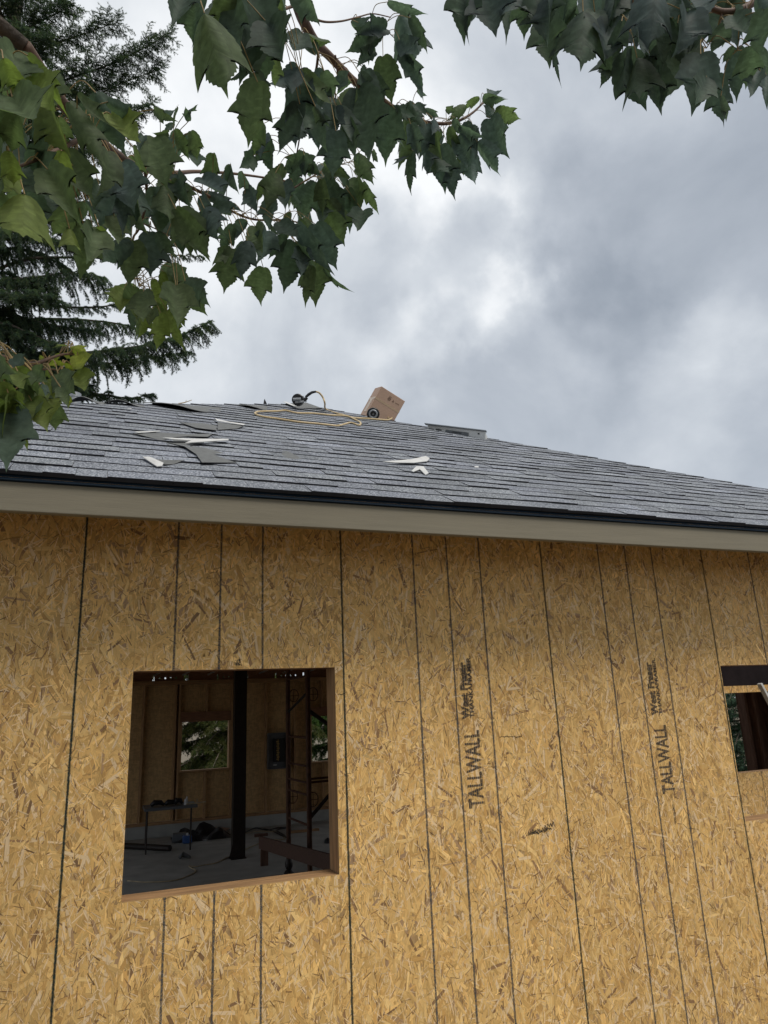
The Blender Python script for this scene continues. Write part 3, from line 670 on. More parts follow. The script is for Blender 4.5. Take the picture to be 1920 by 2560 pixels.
scrap(z12([(950, 60), (1135, 84), (1085, 100), (950, 106)]), 'dark shingle offcut with a white strip along its top edge', seed=6, strip=z12([(930, 44), (1010, 62), (1138, 82), (1130, 88), (1000, 70), (945, 56)]))
scrap(z12([(480, 312), (600, 318), (720, 326), (650, 342), (585, 355)]), 'grey shingle triangle beside the short white tab near the eave', seed=7)
scrap(z12([(1395, 245), (1440, 255), (1540, 300), (1500, 318), (1400, 316)]), 'faint square shingle offcut lying flat mid slope', seed=8, h=.003, amp=.006)
GW = 'white release strips dropped on the roof'
scrap(z12([(562, 182), (700, 188), (850, 197), (1025, 189), (1022, 198), (840, 212), (725, 215), (780, 204), (640, 196)]), 'longest white plastic strip on the left of the roof', .022, .012, 'white', 11, 'plastic strip', 'release_strip', GW)
scrap(z12([(430, 309), (480, 311), (575, 355), (565, 368), (530, 369)]), 'short broad white tab near the eave on the left', .015, .010, 'white', 12, 'plastic strip', 'release_strip', GW)
scrap(z2([(1020, 479), (1100, 477), (1165, 474), (1230, 456), (1250, 461), (1238, 476), (1170, 484), (1080, 484)]), 'twisted white strip with a wide right end in the middle of the roof', .02, .012, 'white', 13, 'plastic strip', 'release_strip', GW)
scrap(z2([(1160, 519), (1185, 498), (1220, 499), (1245, 534), (1230, 539), (1212, 509), (1188, 508), (1172, 526)]), 'small arched white strip in the middle of the roof', .012, .008, 'white', 14, 'plastic strip', 'release_strip', GW)
scrap(z7([(942, 658), (975, 659), (975, 667), (944, 666)]), 'tiny white chip near the top left of the roof', .006, .003, 'white', 15, 'plastic strip', 'release_strip', GW)
scrap(z2([(1470, 488), (1495, 490), (1492, 496), (1474, 495)]), 'tiny white chip at the right of the roof', .006, .003, 'white', 16, 'plastic strip', 'release_strip', GW)
scrap(z2([(540, 182), (640, 178), (720, 208), (600, 204)]), 'grey ridge shingle with a white strip lying below the nail gun', seed=17, strip=z2([(525, 180), (545, 180), (597, 203), (588, 205)]))
# curled hip shingles on the left
def flap(pts, lift, label, seed):
    mb = MB(); n_ = 8
    lo = [at_roof(*p) for p in pts[0]]; hi = [at_roof(*p) for p in pts[1]]
    def lerp(P, t):
        f_ = t * (len(P) - 1); i = min(int(f_), len(P) - 2); return P[i].lerp(P[i + 1], f_ - i)
    m_ = 5; grid = []
    for i in range(n_ + 1):
        t = i / n_; a = lerp(lo, t); b = lerp(hi, t); row = []
        for j in range(m_):
            s_ = j / (m_ - 1); up_ = lift * math.sin(math.pi * min(1, t * 1.15 + .05)) * math.sin(math.pi * .5 * (1 - s_)) 
            row.append(a.lerp(b, s_) + RN * (.008 + up_))
        grid.append(row)
    for i in range(n_):
        for j in range(m_ - 1):
            mb.face([grid[i][j], grid[i + 1][j], grid[i + 1][j + 1], grid[i][j + 1]], 0)
            mb.face([p - RN * .004 for p in (grid[i][j + 1], grid[i + 1][j + 1], grid[i + 1][j], grid[i][j])], 1)
        mb.face([grid[i][0] - RN * .004, grid[i + 1][0] - RN * .004, grid[i + 1][0], grid[i][0]], 1)
    mb.t = (1, 1, 1)
    o = mb.build('hip_shingle', [M['felt'], M['shedge']], smooth=False); tag(o, label, 'hip shingle', 'loose curled shingles along the left hip')
flap((z7([(500, 632), (620, 628), (780, 634)]), z7([(540, 612), (640, 600), (800, 622)])), .05, 'black curled shingle leftmost on the hip under the vent pipe', 1)
flap((z7([(770, 628), (900, 636), (1080, 656)]), z7([(790, 616), (900, 616), (1060, 640)])), .035, 'curled shingle second from the left along the hip', 2)
flap((z7([(1060, 625), (1250, 662), (1430, 692), (1630, 692)]), z7([(1075, 616), (1200, 628), (1400, 640), (1640, 655)])), .035, 'long wavy shingle third from the left along the hip', 3)
flap((z2([(305, 190), (380, 206), (450, 212)]), z2([(310, 184), (380, 188), (450, 192)])), .02, 'short curled shingle left of the nail gun', 4)

# vent pipe behind the left hip
vp = at_roof(215, 1004); mb = MB(); c0 = vp + Vector((-.08, .12, -.15)); ang = [c0 + Vector((0, 0, h)) for h in (0, .25)]
mb.tube(ang, .038, 16); mb.tube([ang[1] - Vector((0, 0, .03)), ang[1] + Vector((0, 0, .004))], .041, 16)
mb.build('vent_pipe', M['grey'], smooth=False); tag(bpy.data.objects['vent_pipe'], 'short grey vent pipe standing at the left of the roof top', 'vent pipe')

# cardboard box tipped on the peak
bc = at_d(952, 1016, 7.05 / 1.0 * 1.0)
bc = EYE + ray(953, 1026) * 7.3
t_box = thing('cardboard_box', bc, 'tilted brown cardboard carton on the roof peak', 'box')
right = RT; upv = UP; fw_ = FW
rollM = Matrix.Rotation(R_(-30), 3, fw_)   # clockwise as seen
rollM = Matrix.Rotation(R_(30), 3, fw_)
bx = (rollM @ right); bz = (rollM @ upv); by = fw_
yawM = Matrix.Rotation(R_(17), 3, bz); bx = yawM @ bx; by = yawM @ by
pit = Matrix.Rotation(R_(-4), 3, bx); bz = pit @ bz; by = pit @ by
BM = Matrix(((bx.x, by.x, bz.x, 0), (bx.y, by.y, bz.y, 0), (bx.z, by.z, bz.z, 0), (0, 0, 0, 1)))
BMt = Matrix.Translation(bc) @ BM
bw_, bd_, bh_ = .29, .24, .375
mb = MB(); mb.box((-bw_ / 2, -bd_ / 2, -bh_ / 2), (bw_ / 2, bd_ / 2, bh_ / 2), mat=BMt); mb.build('carton', M['card'], t_box, bevel=.003)
mb = MB(); mb.box((-bw_ / 2 - .001, -bd_ / 2 - .0012, .045), (bw_ / 2 + .001, -bd_ / 2 + .0005, .066), mat=BMt); mb.box((-bw_ / 2 - .0012, -bd_ / 2, .045), (-bw_ / 2 + .0005, bd_ / 2, .07), mat=BMt)
mb.box((-bw_ / 2 - .0015, -.05, -.10), (-bw_ / 2 + .0005, .05, .05), mat=BMt); mb.build('tape', M['tape'], t_box)
mb = MB()
def disc(c, r, n_=20, ri=0):
    for i in range(n_):
        a0, a1 = 2 * math.pi * i / n_, 2 * math.pi * (i + 1) / n_
        q_ = [(c[0] + rr * math.cos(a), -bd_ / 2 - .0022, c[1] + rr * math.sin(a)) for rr, a in ((ri, a0), (r, a0), (r, a1), (ri, a1))]
        if ri == 0: q_ = q_[1:3] + [(c[0], -bd_ / 2 - .0022, c[1])]
        mb.face([BMt @ Vector(p) for p in q_])
disc((-.012, .120), .017, ri=.010); mb.box((-.026, -bd_ / 2 - .0025, .143), (.004, -bd_ / 2 - .0018, .147), mat=BMt); disc((-.012, .120), .006)
mb.box((.025, -bd_ / 2 - .0025, .112), (.045, -bd_ / 2 - .0018, .116), mat=BMt); mb.mesh([BMt @ Vector(p) for p in ((.027, -bd_ / 2 - .0022, .118), (.043, -bd_ / 2 - .0022, .118), (.035, -bd_ / 2 - .0022, .135))], [(0, 1, 2)])
mb.box((.062, -bd_ / 2 - .0025, .118), (.108, -bd_ / 2 - .0018, .123), mat=BMt)
mb.build('carton_print', M['cardink'], t_box)
# coil of black tubing in front of the box
cc = at_roof(933, 1035, .05); tr_ = thing('nail_coil', cc, 'round coil leaning against the cardboard box', 'nail coil')
ax = (EYE - cc).normalized(); e1_ = ax.orthogonal().normalized(); e2_ = ax.cross(e1_)
for rr, nm, mt_, th in ((.052, 'outer_ring', 'black', .012), (.036, 'inner_ring', 'grey', .009), (.020, 'core_ring', 'black', .009)):
    mb = MB(); mb.tube([cc + (e1_ * math.cos(a) + e2_ * math.sin(a)) * rr + ax * .01 * (nm == 'inner_ring') for a in np.linspace(0, 2 * math.pi, 25)], th, 8, cap=False); mb.build(nm, M[mt_], tr_, smooth=True)
mb = MB(); mb.tube([cc - ax * .03, cc - ax * .005], .045, 20); mb.build('back_disc', M['grey'], tr_)

# nail gun with air hose
gc = at_roof(745, 1009, .06) + Vector((0, .02, .01))
def gp_(u, v, dd=0): return EYE + ray(u, v) * ((gc - EYE).dot(FW) + dd)
t_gun = thing('nail_gun', gc, 'black coil roofing nail gun standing on the roof top', 'nail gun')
mb = MB(); cdrum = gp_(745, 1000); mb.tube([cdrum - FW * .035, cdrum - FW * .03, cdrum + FW * .03, cdrum + FW * .035], [.050, .056, .056, .050], 20); mb.build('magazine', M['black'], t_gun)
mb = MB(); mb.tube([gp_(733, 999, -.04), gp_(752, 998, -.045)], .016, 8); mb.tube([gp_(738, 1006, -.045), gp_(760, 1004, -.045)], .010, 8); mb.build('housing', M['grey'], t_gun)
mb = MB(); mb.tube([gp_(752, 1003), gp_(762, 999), gp_(768, 994)], [.022, .018, .014], 10); mb.tube([gp_(748, 991), gp_(750, 985)], [.010, .004], 6); mb.build('body', M['black'], t_gun)
mb = MB(); mb.tube([gp_(764, 993), gp_(772, 986), gp_(780, 981), gp_(790, 979)], [.012, .014, .013, .010], 10); mb.build('grip', M['black'], t_gun)
mb = MB(); mb.tube([gp_(757, 990), gp_(763, 1002)], .006, 6); mb.tube([gp_(762, 1000), gp_(766, 1004)], .008, 6); mb.build('trigger_guard', M['grey'], t_gun)
hz = [(790, 979), (799, 983), (808, 995), (812, 1008), (815, 1021)]
ptsH = [gp_(*hz[0]), gp_(*hz[1], .02), gp_(*hz[2], .03), gp_(*hz[3], .02)] + [at_roof(u, v, .012) for u, v in [(815, 1023)] + z2([(800, 225), (850, 238), (885, 255), (905, 265), (912, 275), (903, 283), (885, 276), (860, 270), (835, 276), (800, 285), (760, 282), (700, 275), (640, 270), (580, 263), (500, 250), (430, 240), (392, 227), (400, 217), (440, 214), (500, 213), (540, 210), (600, 222), (680, 224), (760, 232), (830, 236), (880, 246), (950, 250), (1000, 254), (1045, 256), (1066, 248), (1066, 238), (1054, 237), (1048, 246)])]
mb = MB(); mb.tube(spline(ptsH, 6), .0085, 8); tag(mb.build('air_hose', M['hose'], smooth=True), 'tan rubber air hose looped across the roof top from the nail gun', 'hose')

# wrapped shingle bundle beyond the right hip
p0 = at_roof(1066, 1075); p1 = at_roof(1212, 1100)
dd = (p1 - p0); 
tb = thing('shingle_bundle', (p0 + p1) / 2, 'pale wrapped shingle bundle lying behind the right hip of the roof', 'bundle')
dist = (p0 - EYE).dot(FW)
def bp(u, v, dp): return EYE + ray(u, v) * (dist + dp)
q4 = [bp(1070, 1062, .12), bp(1214, 1079, -.12), bp(1214, 1108, -.12), bp(1060, 1085, .12)]
bk = Vector((.22, .30, .0)); mb = MB()
fr = [Vector(p) for p in q4]; bkp = [p + bk for p in fr]
mb.mesh(fr + bkp, [(0, 3, 2, 1), (4, 5, 6, 7), (0, 1, 5, 4), (1, 2, 6, 5), (2, 3, 7, 6), (3, 0, 4, 7)]); mb.build('wrapper', M['wrap'], tb, bevel=.004)
mb = MB(); nn = (fr[1] - fr[0]).cross(fr[3] - fr[0]).normalized(); nn = nn if nn.dot(EYE - fr[0]) > 0 else -nn
def lab(a, b, c, d, off=.003):
    def P(s, t): return fr[0].lerp(fr[1], s).lerp(fr[3].lerp(fr[2], s), t) + nn * off
    return [P(a, c), P(b, c), P(b, d), P(a, d)]
mb.face(lab(.33, .72, .28, .62)); mb.build('label_panel', M['panelgrey'], tb)
mb = MB(); mb.face(lab(.16, .26, .30, .42)); mb.face(lab(.87, .90, .2, .32)); mb.face(lab(.45, .60, .38, .46, .004)); mb.build('wrapper_print', M['black'], tb)
mb = MB(); mb.beam(fr[0] + Vector((-.03, 0, .004)), fr[1] + Vector((.01, 0, .004)), .05, .006); mb.build('top_flap', M['grey'], tb)

# little upright scrap, twig
a = at_roof(663, 1012); mb = MB(); mb.slab([a + Vector((-.02, .03, -.03)), a + Vector((.03, .03, -.03)), a + Vector((.02, .03, .03)), a + Vector((-.002, .03, .075))], .004, (0, -1, 0)); tag(mb.build('shingle_scrap', M['shedge']), 'pointed black shingle scrap sticking up left of the nail gun', 'shingle scrap')
a = at_roof(452, 1010, .0); mb = MB(); mb.tube([a + Vector((-.02, 0, 0)), a + Vector((.03, .02, .025)), a + Vector((.09, .03, .06))], [.005, .004, .002], 6); mb.tube([a + Vector((.04, .02, .03)), a + Vector((.045, .03, .055))], [.003, .001], 5); tag(mb.build('twig', M['petiole']), 'small dry twig lying on the roof top at the left', 'twig')

# ------------------------------------------------------------------ things inside the room
def zi(a, b): return (290 + a * 590 / 1659, 1620 + b * 590 / 1659)
def fl(a, b, z=SLAB): return at_z(*zi(a, b), z)
# steel column
c = fl(858, 1475); t_ = thing('steel_post', c, 'dark square post standing in the middle of the room', 'post')
mb = MB(); mb.box((c.x - .10, c.y - .08, SLAB), (c.x + .10, c.y + .08, 1.3)); mb.build('post_shaft', M['steel'], t_, bevel=.004)
mb = MB(); mb.box((c.x - .13, c.y - .13, SLAB), (c.x + .11, c.y + .11, SLAB + .015)); mb.face([(c.x - .16, c.y - .081, SLAB + .016), (c.x - .10, c.y - .081, SLAB + .016), (c.x - .10, c.y - .081, SLAB + .22)]); mb.build('base_plate', M['steel'], t_)
# folding table
TLf = Vector((-.25, 10.2, -1.50)); TRt = Vector((.60, 10.05, -1.50))
t_ = thing('work_table', (.2, 10.3, SLAB), 'dark folding table with tools on it near the far wall', 'table')
mb = MB(); mb.box((-.27, 10.0, -1.52), (.60, 10.6, -1.475)); mb.build('tabletop', M['panelgrey'], t_, bevel=.004)
for lx, ly in ((-.22, 10.05), (-.20, 10.55), (.50, 10.05), (.55, 10.5)):
    mb = MB(); mb.tube([(lx, ly, -1.52), (lx, ly, SLAB)], .013, 8); mb.build('leg', M['steel'], t_)
mb = MB()
for x_, w_, h_ in ((-.05, .22, .07), (.17, .2, .06), (.3, .12, .08)):
    mb.tube([(x_ - w_ / 2, 10.2, -1.45), (x_ - w_ / 4, 10.2, -1.475 + h_), (x_ + w_ / 4, 10.22, -1.475 + h_ * .9), (x_ + w_ / 2, 10.2, -1.455)], [.03, .045, .04, .02], 8)
tag(mb.build('tool_bag', M['black'], smooth=True), 'black tool bag lying on the folding table', 'bag')
mb = MB(); mb.tube([(.42, 10.15, -1.475), (.42, 10.15, -1.40), (.43, 10.15, -1.37)], [.035, .032, .012], 12); mb.tube([(.43, 10.15, -1.37), (.43, 10.15, -1.345)], .014, 10)
tag(mb.build('bottle', M['wrap'], smooth=False), 'small white bottle standing on the folding table', 'bottle')
mb = MB(); mb.beam((.42, 10.1, -1.465), (.75, 10.1, -1.45), .04, .015); mb.beam((.6, 10.08, -1.45), (.6, 10.12, -1.40), .02, .02); tag(mb.build('hand_tool', M['rope']), 'pale tool poking over the right end of the table', 'tool')
# things on the floor
mb = MB(); a = fl(60, 1412); b = fl(378, 1430); mb.tube([a + Vector((0, 0, .05)), b + Vector((0, 0, .05))], .05, 12); tag(mb.build('pipe_roll', M['steel']), 'long dark roll lying on the floor under the table', 'roll')
a = fl(500, 1372); t_ = thing('jug', a, 'blue water jug on the floor below the table', 'jug')
mb = MB(); mb.box((a.x - .08, a.y - .06, a.z), (a.x + .08, a.y + .08, a.z + .13)); mb.build('jug_body', M['blue'], t_, bevel=.02); mb = MB(); mb.tube([(a.x, a.y, a.z + .13), (a.x, a.y, a.z + .17)], .02, 10); mb.build('cap', M['wrap'], t_)
a = fl(445, 1362); mb = MB(); mb.slab([(a.x - .14, a.y - .05, SLAB), (a.x + .10, a.y - .08, SLAB), (a.x + .12, a.y + .14, SLAB), (a.x - .12, a.y + .16, SLAB)], .14, (0.1, 0, 1)); tag(mb.build('bucket_box', M['panelgrey'], bevel=.01), 'grey box on the floor beside the blue jug', 'box')
mb = MB()
rs = random.Random(4)
A_, B_ = fl(420, 1330), fl(810, 1325); 
mb = MB(); gx, gy = 18, 9; G_ = []
for a in range(gx + 1):
    row = []
    for b in range(gy + 1):
        u_, v_ = a / gx, b / gy; x_ = A_.x - .1 + (B_.x - A_.x + .1) * u_; y_ = A_.y - .75 + .75 * v_
        h_ = .30 * (math.sin(math.pi * u_) ** .6) * (math.sin(math.pi * v_) ** .7) * (.55 + .9 * mnoise.noise(Vector((x_ * 4, y_ * 4, 2))))
        row.append((x_ + .05 * mnoise.noise(Vector((x_ * 9, y_ * 9, 0))), y_ + .06 * mnoise.noise(Vector((x_ * 7, y_ * 7, 7))), SLAB + .006 + max(0, h_)))
    G_.append(row)
for a in range(gx):
    for b in range(gy): mb.face([G_[a][b], G_[a + 1][b], G_[a + 1][b + 1], G_[a][b + 1]])
tag(mb.build('tarp_heap', M['black']), 'crumpled black tarp heaped against the far wall', 'tarp')
a = fl(560, 1300); b = fl(800, 1260); mb = MB(); mb.slab([fl(600, 1300) + Vector((0, 0, .12)), fl(720, 1325) + Vector((0, -.1, .04)), fl(815, 1262) + Vector((0, -.1, .03)), fl(700, 1235) + Vector((0, -.2, .12))], .006, (0, 0, 1)); tag(mb.build('cardboard_sheet', M['card']), 'brown cardboard sheet lying on the black tarp heap', 'cardboard')
mb = MB(); mb.beam(fl(530, 1353) + Vector((0, 0, .012)), fl(642, 1356) + Vector((0, 0, .012)), .03, .015); tag(mb.build('white_strip', M['white']), 'thin white strip on the floor right of the blue jug', 'strip')
mb = MB(); mb.beam(fl(1200, 1305) + Vector((0, 0, .02)), fl(1425, 1283) + Vector((0, 0, .02)), .09, .038); tag(mb.build('plank', M['lumber_x'], bevel=.003), 'light wooden plank lying on the floor behind the scaffold', 'plank')
mb = MB(); mb.tube(spline([fl(*p) + Vector((0, 0, .008)) for p in ((890, 1310), (960, 1297), (1030, 1290), (1100, 1295), (1140, 1310), (1190, 1340), (1160, 1352), (1100, 1350), (1010, 1375), (880, 1432), (780, 1478), (700, 1515), (610, 1530), (560, 1540), (512, 1535), (530, 1550), (560, 1570), (520, 1600), (400, 1640), (200, 1650), (80, 1640))], 5), .008, 6); tag(mb.build('floor_cord', M['rope'], smooth=True), 'pale extension cord trailing across the concrete floor', 'cord')
mb = MB(); mb.tube(spline([fl(*p) + Vector((0, 0, .012)) for p in ((900, 1305), (980, 1270), (1060, 1285), (1130, 1270), (1200, 1268), (1130, 1285), (1180, 1320), (1190, 1335), (1100, 1292), (1040, 1275))], 5), .012, 6); tag(mb.build('black_cable', M['black'], smooth=True), 'black cable tangled on the floor at the far wall', 'cable')
mb = MB(); mb.tube([fl(450, 1490) + Vector((0, 0, .04)), fl(470, 1480) + Vector((0, 0, .06)), fl(520, 1485) + Vector((0, 0, .03))], [.03, .045, .02], 8); tag(mb.build('rag', M['felt'], smooth=True), 'small crumpled rag lying on the middle of the floor', 'rag')
a = fl(1490, 1370); mb = MB(); mb.tube([a, a + Vector((0, 0, .04)), a + Vector((.02, 0, .07))], [.07, .06, .03], 10); tag(mb.build('tool_pouch', M['black']), 'small black pouch on the floor at the right of the room', 'pouch')
# electrical panel on the far wall
ex0, ex1, ez0, ez1 = 2.20, 2.60, -1.10, -.42; t_ = thing('electrical_panel', (2.4, YB, -.75), 'open grey breaker panel fixed to the far wall studs', 'electrical panel')
mb = MB(); yb = YB - .02
mb.box((ex0, yb - .001, ez0), (ex1, YB + .10, ez1)); mb.box((ex0 - .012, yb - .10, ez0), (ex0, yb, ez1)); mb.box((ex1, yb - .10, ez0), (ex1 + .012, yb, ez1)); mb.box((ex0, yb - .10, ez1), (ex1, yb, ez1 + .012)); mb.box((ex0, yb - .10, ez0 - .012), (ex1, yb, ez0)); mb.build('enclosure', M['panelgrey'], t_)
mb = MB(); mb.box((ex0 + .12, yb - .06, ez0 + .12), (ex1 - .06, yb - .002, ez1 - .1)); mb.build('breaker_frame', M['black'], t_)
mb = MB()
for i in range(9): mb.box((2.37 + .01 * (i % 2), yb - .072, ez0 + .16 + i * .043), (2.42 + .01 * (i % 2), yb - .06, ez0 + .185 + i * .043))
mb.box((2.40, yb - .075, ez0 + .14), (2.412, yb - .058, ez0 + .56)); mb.build('bus_bar', M['brass'], t_)
mb = MB(); mb.box((2.32, yb - .004, ez0 + .05), (2.39, yb - .0015, ez0 + .07)); mb.build('rating_label', M['wrap'], t_)

# scaffold frame
t_ = thing('scaffold_frame', fl(1215, 1590), 'rusty steel scaffold tower standing at the right of the room', 'scaffold')
SL = fl(1215, 1590); SRp = Vector((1.33, 5.75, SLAB))
SRp = at_y(*zi(1362, 1450), 6.35); SRp = Vector((SRp.x, 6.35, SLAB))
for nm, P_ in (('upright', SL), ('upright', SRp)):
    mb = MB(); mb.tube([P_ + Vector((0, 0, .02)), Vector((P_.x, P_.y, 1.35))], .034, 12); o_ = mb.build(nm, M['rust'], t_, smooth=False)
    mb = MB(); mb.tube([P_, P_ + Vector((0, 0, .02)), P_ + Vector((0, 0, .06)), P_ + Vector((0, 0, .10)), P_ + Vector((0, 0, .14)), P_ + Vector((0, 0, .2))], [.07, .07, .035, .055, .055, .036], 12); mb.build('base_jack', M['steel'], o_)
def onpost(P_, b, a): q_ = at_y(*zi(a, b), P_.y); return q_.z
for (bl, brr) in ((625, 625), (817, 822), (935, 930), (1008, 1022), (1205, 1235), (215, 200)):
    zl = onpost(SL, bl, 1215); zr_ = onpost(SRp, brr, 1360); zz = (zl + zr_) / 2
    mb = MB(); mb.tube([Vector((SL.x, SL.y, zz)), Vector((SRp.x, SRp.y, zz))], .016, 8); mb.build('rung', M['rust'], t_)
mb = MB(); mb.tube([Vector((SL.x, SL.y, onpost(SL, 450, 1225))), Vector((SRp.x, SRp.y, onpost(SRp, 310, 1355)))], .018, 8); mb.build('brace', M['steel'], t_)
S3 = SRp + Vector((1.4, -.2, 0)); 
mb = MB(); mb.tube([Vector((SRp.x, SRp.y, onpost(SRp, 435, 1365))), Vector((SRp.x + 1.4, SRp.y, onpost(SRp, 435, 1365) - 1.0))], .026, 8); mb.build('brace', M['steel'], t_)
mb = MB(); mb.tube([Vector((SRp.x, SRp.y, onpost(SRp, 1200, 1365))), Vector((SRp.x + 1.4, SRp.y, onpost(SRp, 1200, 1365) + 1.35))], .026, 8); mb.build('brace', M['steel'], t_)
for bl in (920, 945):
    zz = onpost(SRp, bl, 1370); mb = MB(); mb.tube([Vector((SRp.x, SRp.y, zz)), Vector((SRp.x + 1.5, SRp.y + .1, zz))], .014, 8); mb.build('rail', M['rust'], t_)
for P_, a_, b_ in ((SL, 1243, 1045), (SRp, 1385, 1065), (SL, 1250, 335), (SRp, 1385, 325)):
    c_ = at_y(*zi(a_, b_), P_.y); mb = MB(); mb.tube([c_ + Vector((math.cos(t) * .07, 0, math.sin(t) * .09)) for t in np.linspace(0, 2 * math.pi, 19)], .006, 6, cap=False)
    mb.beam(c_ - Vector((.07, 0, 0)), c_ + Vector((.07, 0, 0)), .008, .008); mb.beam(c_ - Vector((0, 0, .09)), c_ + Vector((0, 0, .09)), .008, .008); mb.build('wheel_nut', M['rust'], t_)
# timber rail on short legs
a = fl(1045, 1530); t_ = thing('timber_rail', a, 'long dark timber board propped on a short post near the window', 'timber board')
P1_ = at_y(*zi(1012, 1367), a.y); P2_ = at_y(*zi(1520, 1512), 4.6)
mb = MB(); dv_ = (P2_ - P1_); P2_ = P1_ + dv_ * 1.4; mb.beam(P1_, P2_, .04, .17); mb.build('board', M['rail'], t_, bevel=.004)
mb = MB(); mb.box((a.x - .06, a.y - .02, SLAB), (a.x + .05, a.y + .02, P1_.z + .02)); mb.box((a.x - .14, a.y + .05, P1_.z + .07), (a.x + .06, a.y + .09, P1_.z + .11)); mb.build('leg', M['darkwood'], t_)
mb = MB(); e_ = P2_ - dv_ * .1; mb.box((e_.x - .05, e_.y - .02, SLAB), (e_.x + .05, e_.y + .02, e_.z)); mb.build('leg', M['darkwood'], t_)

# ------------------------------------------------------------------ conifers
def np_mesh(name, V, F, mats, parent=None, tone=None, base=(0, 0, 0), smooth=False):
    """V (n,3), F (m,k) arrays"""
    me = bpy.data.meshes.new(name); V = np.asarray(V, np.float32) - np.asarray(base, np.float32); F = np.asarray(F, np.int32)
    me.vertices.add(len(V)); me.vertices.foreach_set('co', V.ravel()); k = F.shape[1]
    me.loops.add(F.size); me.loops.foreach_set('vertex_index', F.ravel())
    me.polygons.add(len(F)); me.polygons.foreach_set('loop_start', np.arange(0, F.size, k, dtype=np.int32))
    try: me.polygons.foreach_set('loop_total', np.full(len(F), k, np.int32))
    except Exception: pass
    me.update(calc_edges=True)
    if tone is not None:
        at = me.attributes.new('tone', 'FLOAT_COLOR', 'FACE'); c = np.ones((len(F), 4), np.float32); c[:, :3] = tone; at.data.foreach_set('color', c.ravel())
    if smooth: me.polygons.foreach_set('use_smooth', [True] * len(F))
    return link(name, me, parent, mats)
def norm(a): return a / np.maximum(np.linalg.norm(a, axis=-1, keepdims=True), 1e-9)
def needles(segs, rnd, per_m=260, ln=.028, wd=.004):
    """segs (n,2,3): shoots. Returns triangle verts, faces, and shoot index"""
    a, b = segs[:, 0], segs[:, 1]; L = np.linalg.norm(b - a, axis=1); cnt = np.maximum(4, (L * per_m).astype(int))
    idx = np.repeat(np.arange(len(segs)), cnt); n_ = len(idx)
    t = rnd.random(n_); d = norm(b - a)[idx]; p = a[idx] + (b - a)[idx] * t[:, None]
    r = norm(np.cross(d, rnd.normal(size=(n_, 3)))); nd = norm(r * .9 + d * .75 + np.array([0, 0, .12]))
    l = ln * rnd.uniform(.7, 1.2, n_); sd_ = norm(np.cross(nd, rnd.normal(size=(n_, 3)))) * wd / 2
    V = np.stack([p - sd_, p + sd_, p + nd * l[:, None]], 1).reshape(-1, 3)
    return V, np.arange(n_ * 3).reshape(-1, 3), idx
def branch_foliage(path, rnd, width=1.0, droop=.35, dens=1.0, start=.12, tip=1.0):
    """a limb's side sprays: (twig segments, shoot segments)"""
    path = np.array([tuple(p) for p in path]); seg = np.linalg.norm(np.diff(path, axis=0), axis=1); cum = np.r_[0, np.cumsum(seg)]; L = cum[-1]
    twigs = []; shoots = []
    n_ = int(L * 17 * dens)
    for i in range(n_):
        t = start + (1 - start) * (i + rnd.random()) / n_; s_ = t * L
        j = min(np.searchsorted(cum, s_) - 1, len(seg) - 1); j = max(j, 0)
        p = path[j] + (path[j + 1] - path[j]) * ((s_ - cum[j]) / seg[j]); d = norm(path[j + 1] - path[j])
        side = norm(np.cross(d, [0, 0, 1])) * (1 if i % 2 else -1)
        l = width * (1 - .62 * t ** 1.5) * rnd.choice([.35, .6, .8, 1.0, 1.25]) * rnd.uniform(.8, 1.1) * (min(1, t * 3.5 + .35))
        dr = norm(side * rnd.uniform(.5, 1) + d * rnd.uniform(.35, .95) + np.array([0, 0, rnd.uniform(-.45, .28)]))
        pts = [p]; m_ = max(3, int(l / .09)); 
        for k in range(m_):
            dr = norm(dr + np.array([0, 0, -droop * .26 * rnd.uniform(.4, 1.4)]) + rnd.normal(size=3) * .05); pts.append(pts[-1] + dr * l / m_)
        for k in range(m_):
            twigs.append((pts[k], pts[k + 1])); shoots.append((pts[k], pts[k + 1]))
            for q in range(3):
                s2 = norm(np.cross(dr, [0, 0, 1])) * (1 if q % 2 else -1); dd_ = norm(s2 * rnd.uniform(.5, 1) + dr * rnd.uniform(.5, 1) + np.array([0, 0, rnd.uniform(-.5, .25) - droop * .4]))
                sl = rnd.uniform(.06, .20) * (1 - .5 * k / m_) * min(1.3, width + .3); a_ = pts[k] + (pts[k + 1] - pts[k]) * rnd.random(); shoots.append((a_, a_ + dd_ * sl))
    for k in range(len(path) - 2, len(path) - 1): shoots.append((path[k], path[k + 1]))
    return twigs, shoots
def limb_mesh(mb, path, r0, r1, n_=6):
    m_ = len(path); mb.tube(path, [r0 + (r1 - r0) * i / (m_ - 1) for i in range(m_)], n_)
def conifer_foliage(name, paths, parent, seed, base, tones, per_m=230, ln=.03, wd=.0045, **kw):
    rnd = np.random.default_rng(seed); T = []; S = []
    for p, w, dr, dn in paths:
        a, b = branch_foliage(p, rnd, width=w, droop=dr, dens=dn, **kw); T += a; S += b
    S = np.array(S); V, F, idx = needles(S, rnd, per_m, ln, wd)
    tn = np.array(tones); c = tn[rnd.integers(0, len(tn), len(S))] * rnd.uniform(.75, 1.25, (len(S), 1)); c = c[idx] * rnd.uniform(.85, 1.15, (len(idx), 1))
    np_mesh('foliage', V, F, [M['needle']], parent, c, base)
    # fine twigs as thin flat strips
    T = np.array(T); d = norm(T[:, 1] - T[:, 0]); sdv = norm(np.cross(d, np.array(FW))) * .004
    V = np.stack([T[:, 0] - sdv, T[:, 0] + sdv, T[:, 1] + sdv * .7, T[:, 1] - sdv * .7], 1).reshape(-1, 3)
    np_mesh('twigs', V, np.arange(len(V)).reshape(-1, 4), [M['firbark']], parent, None, base)

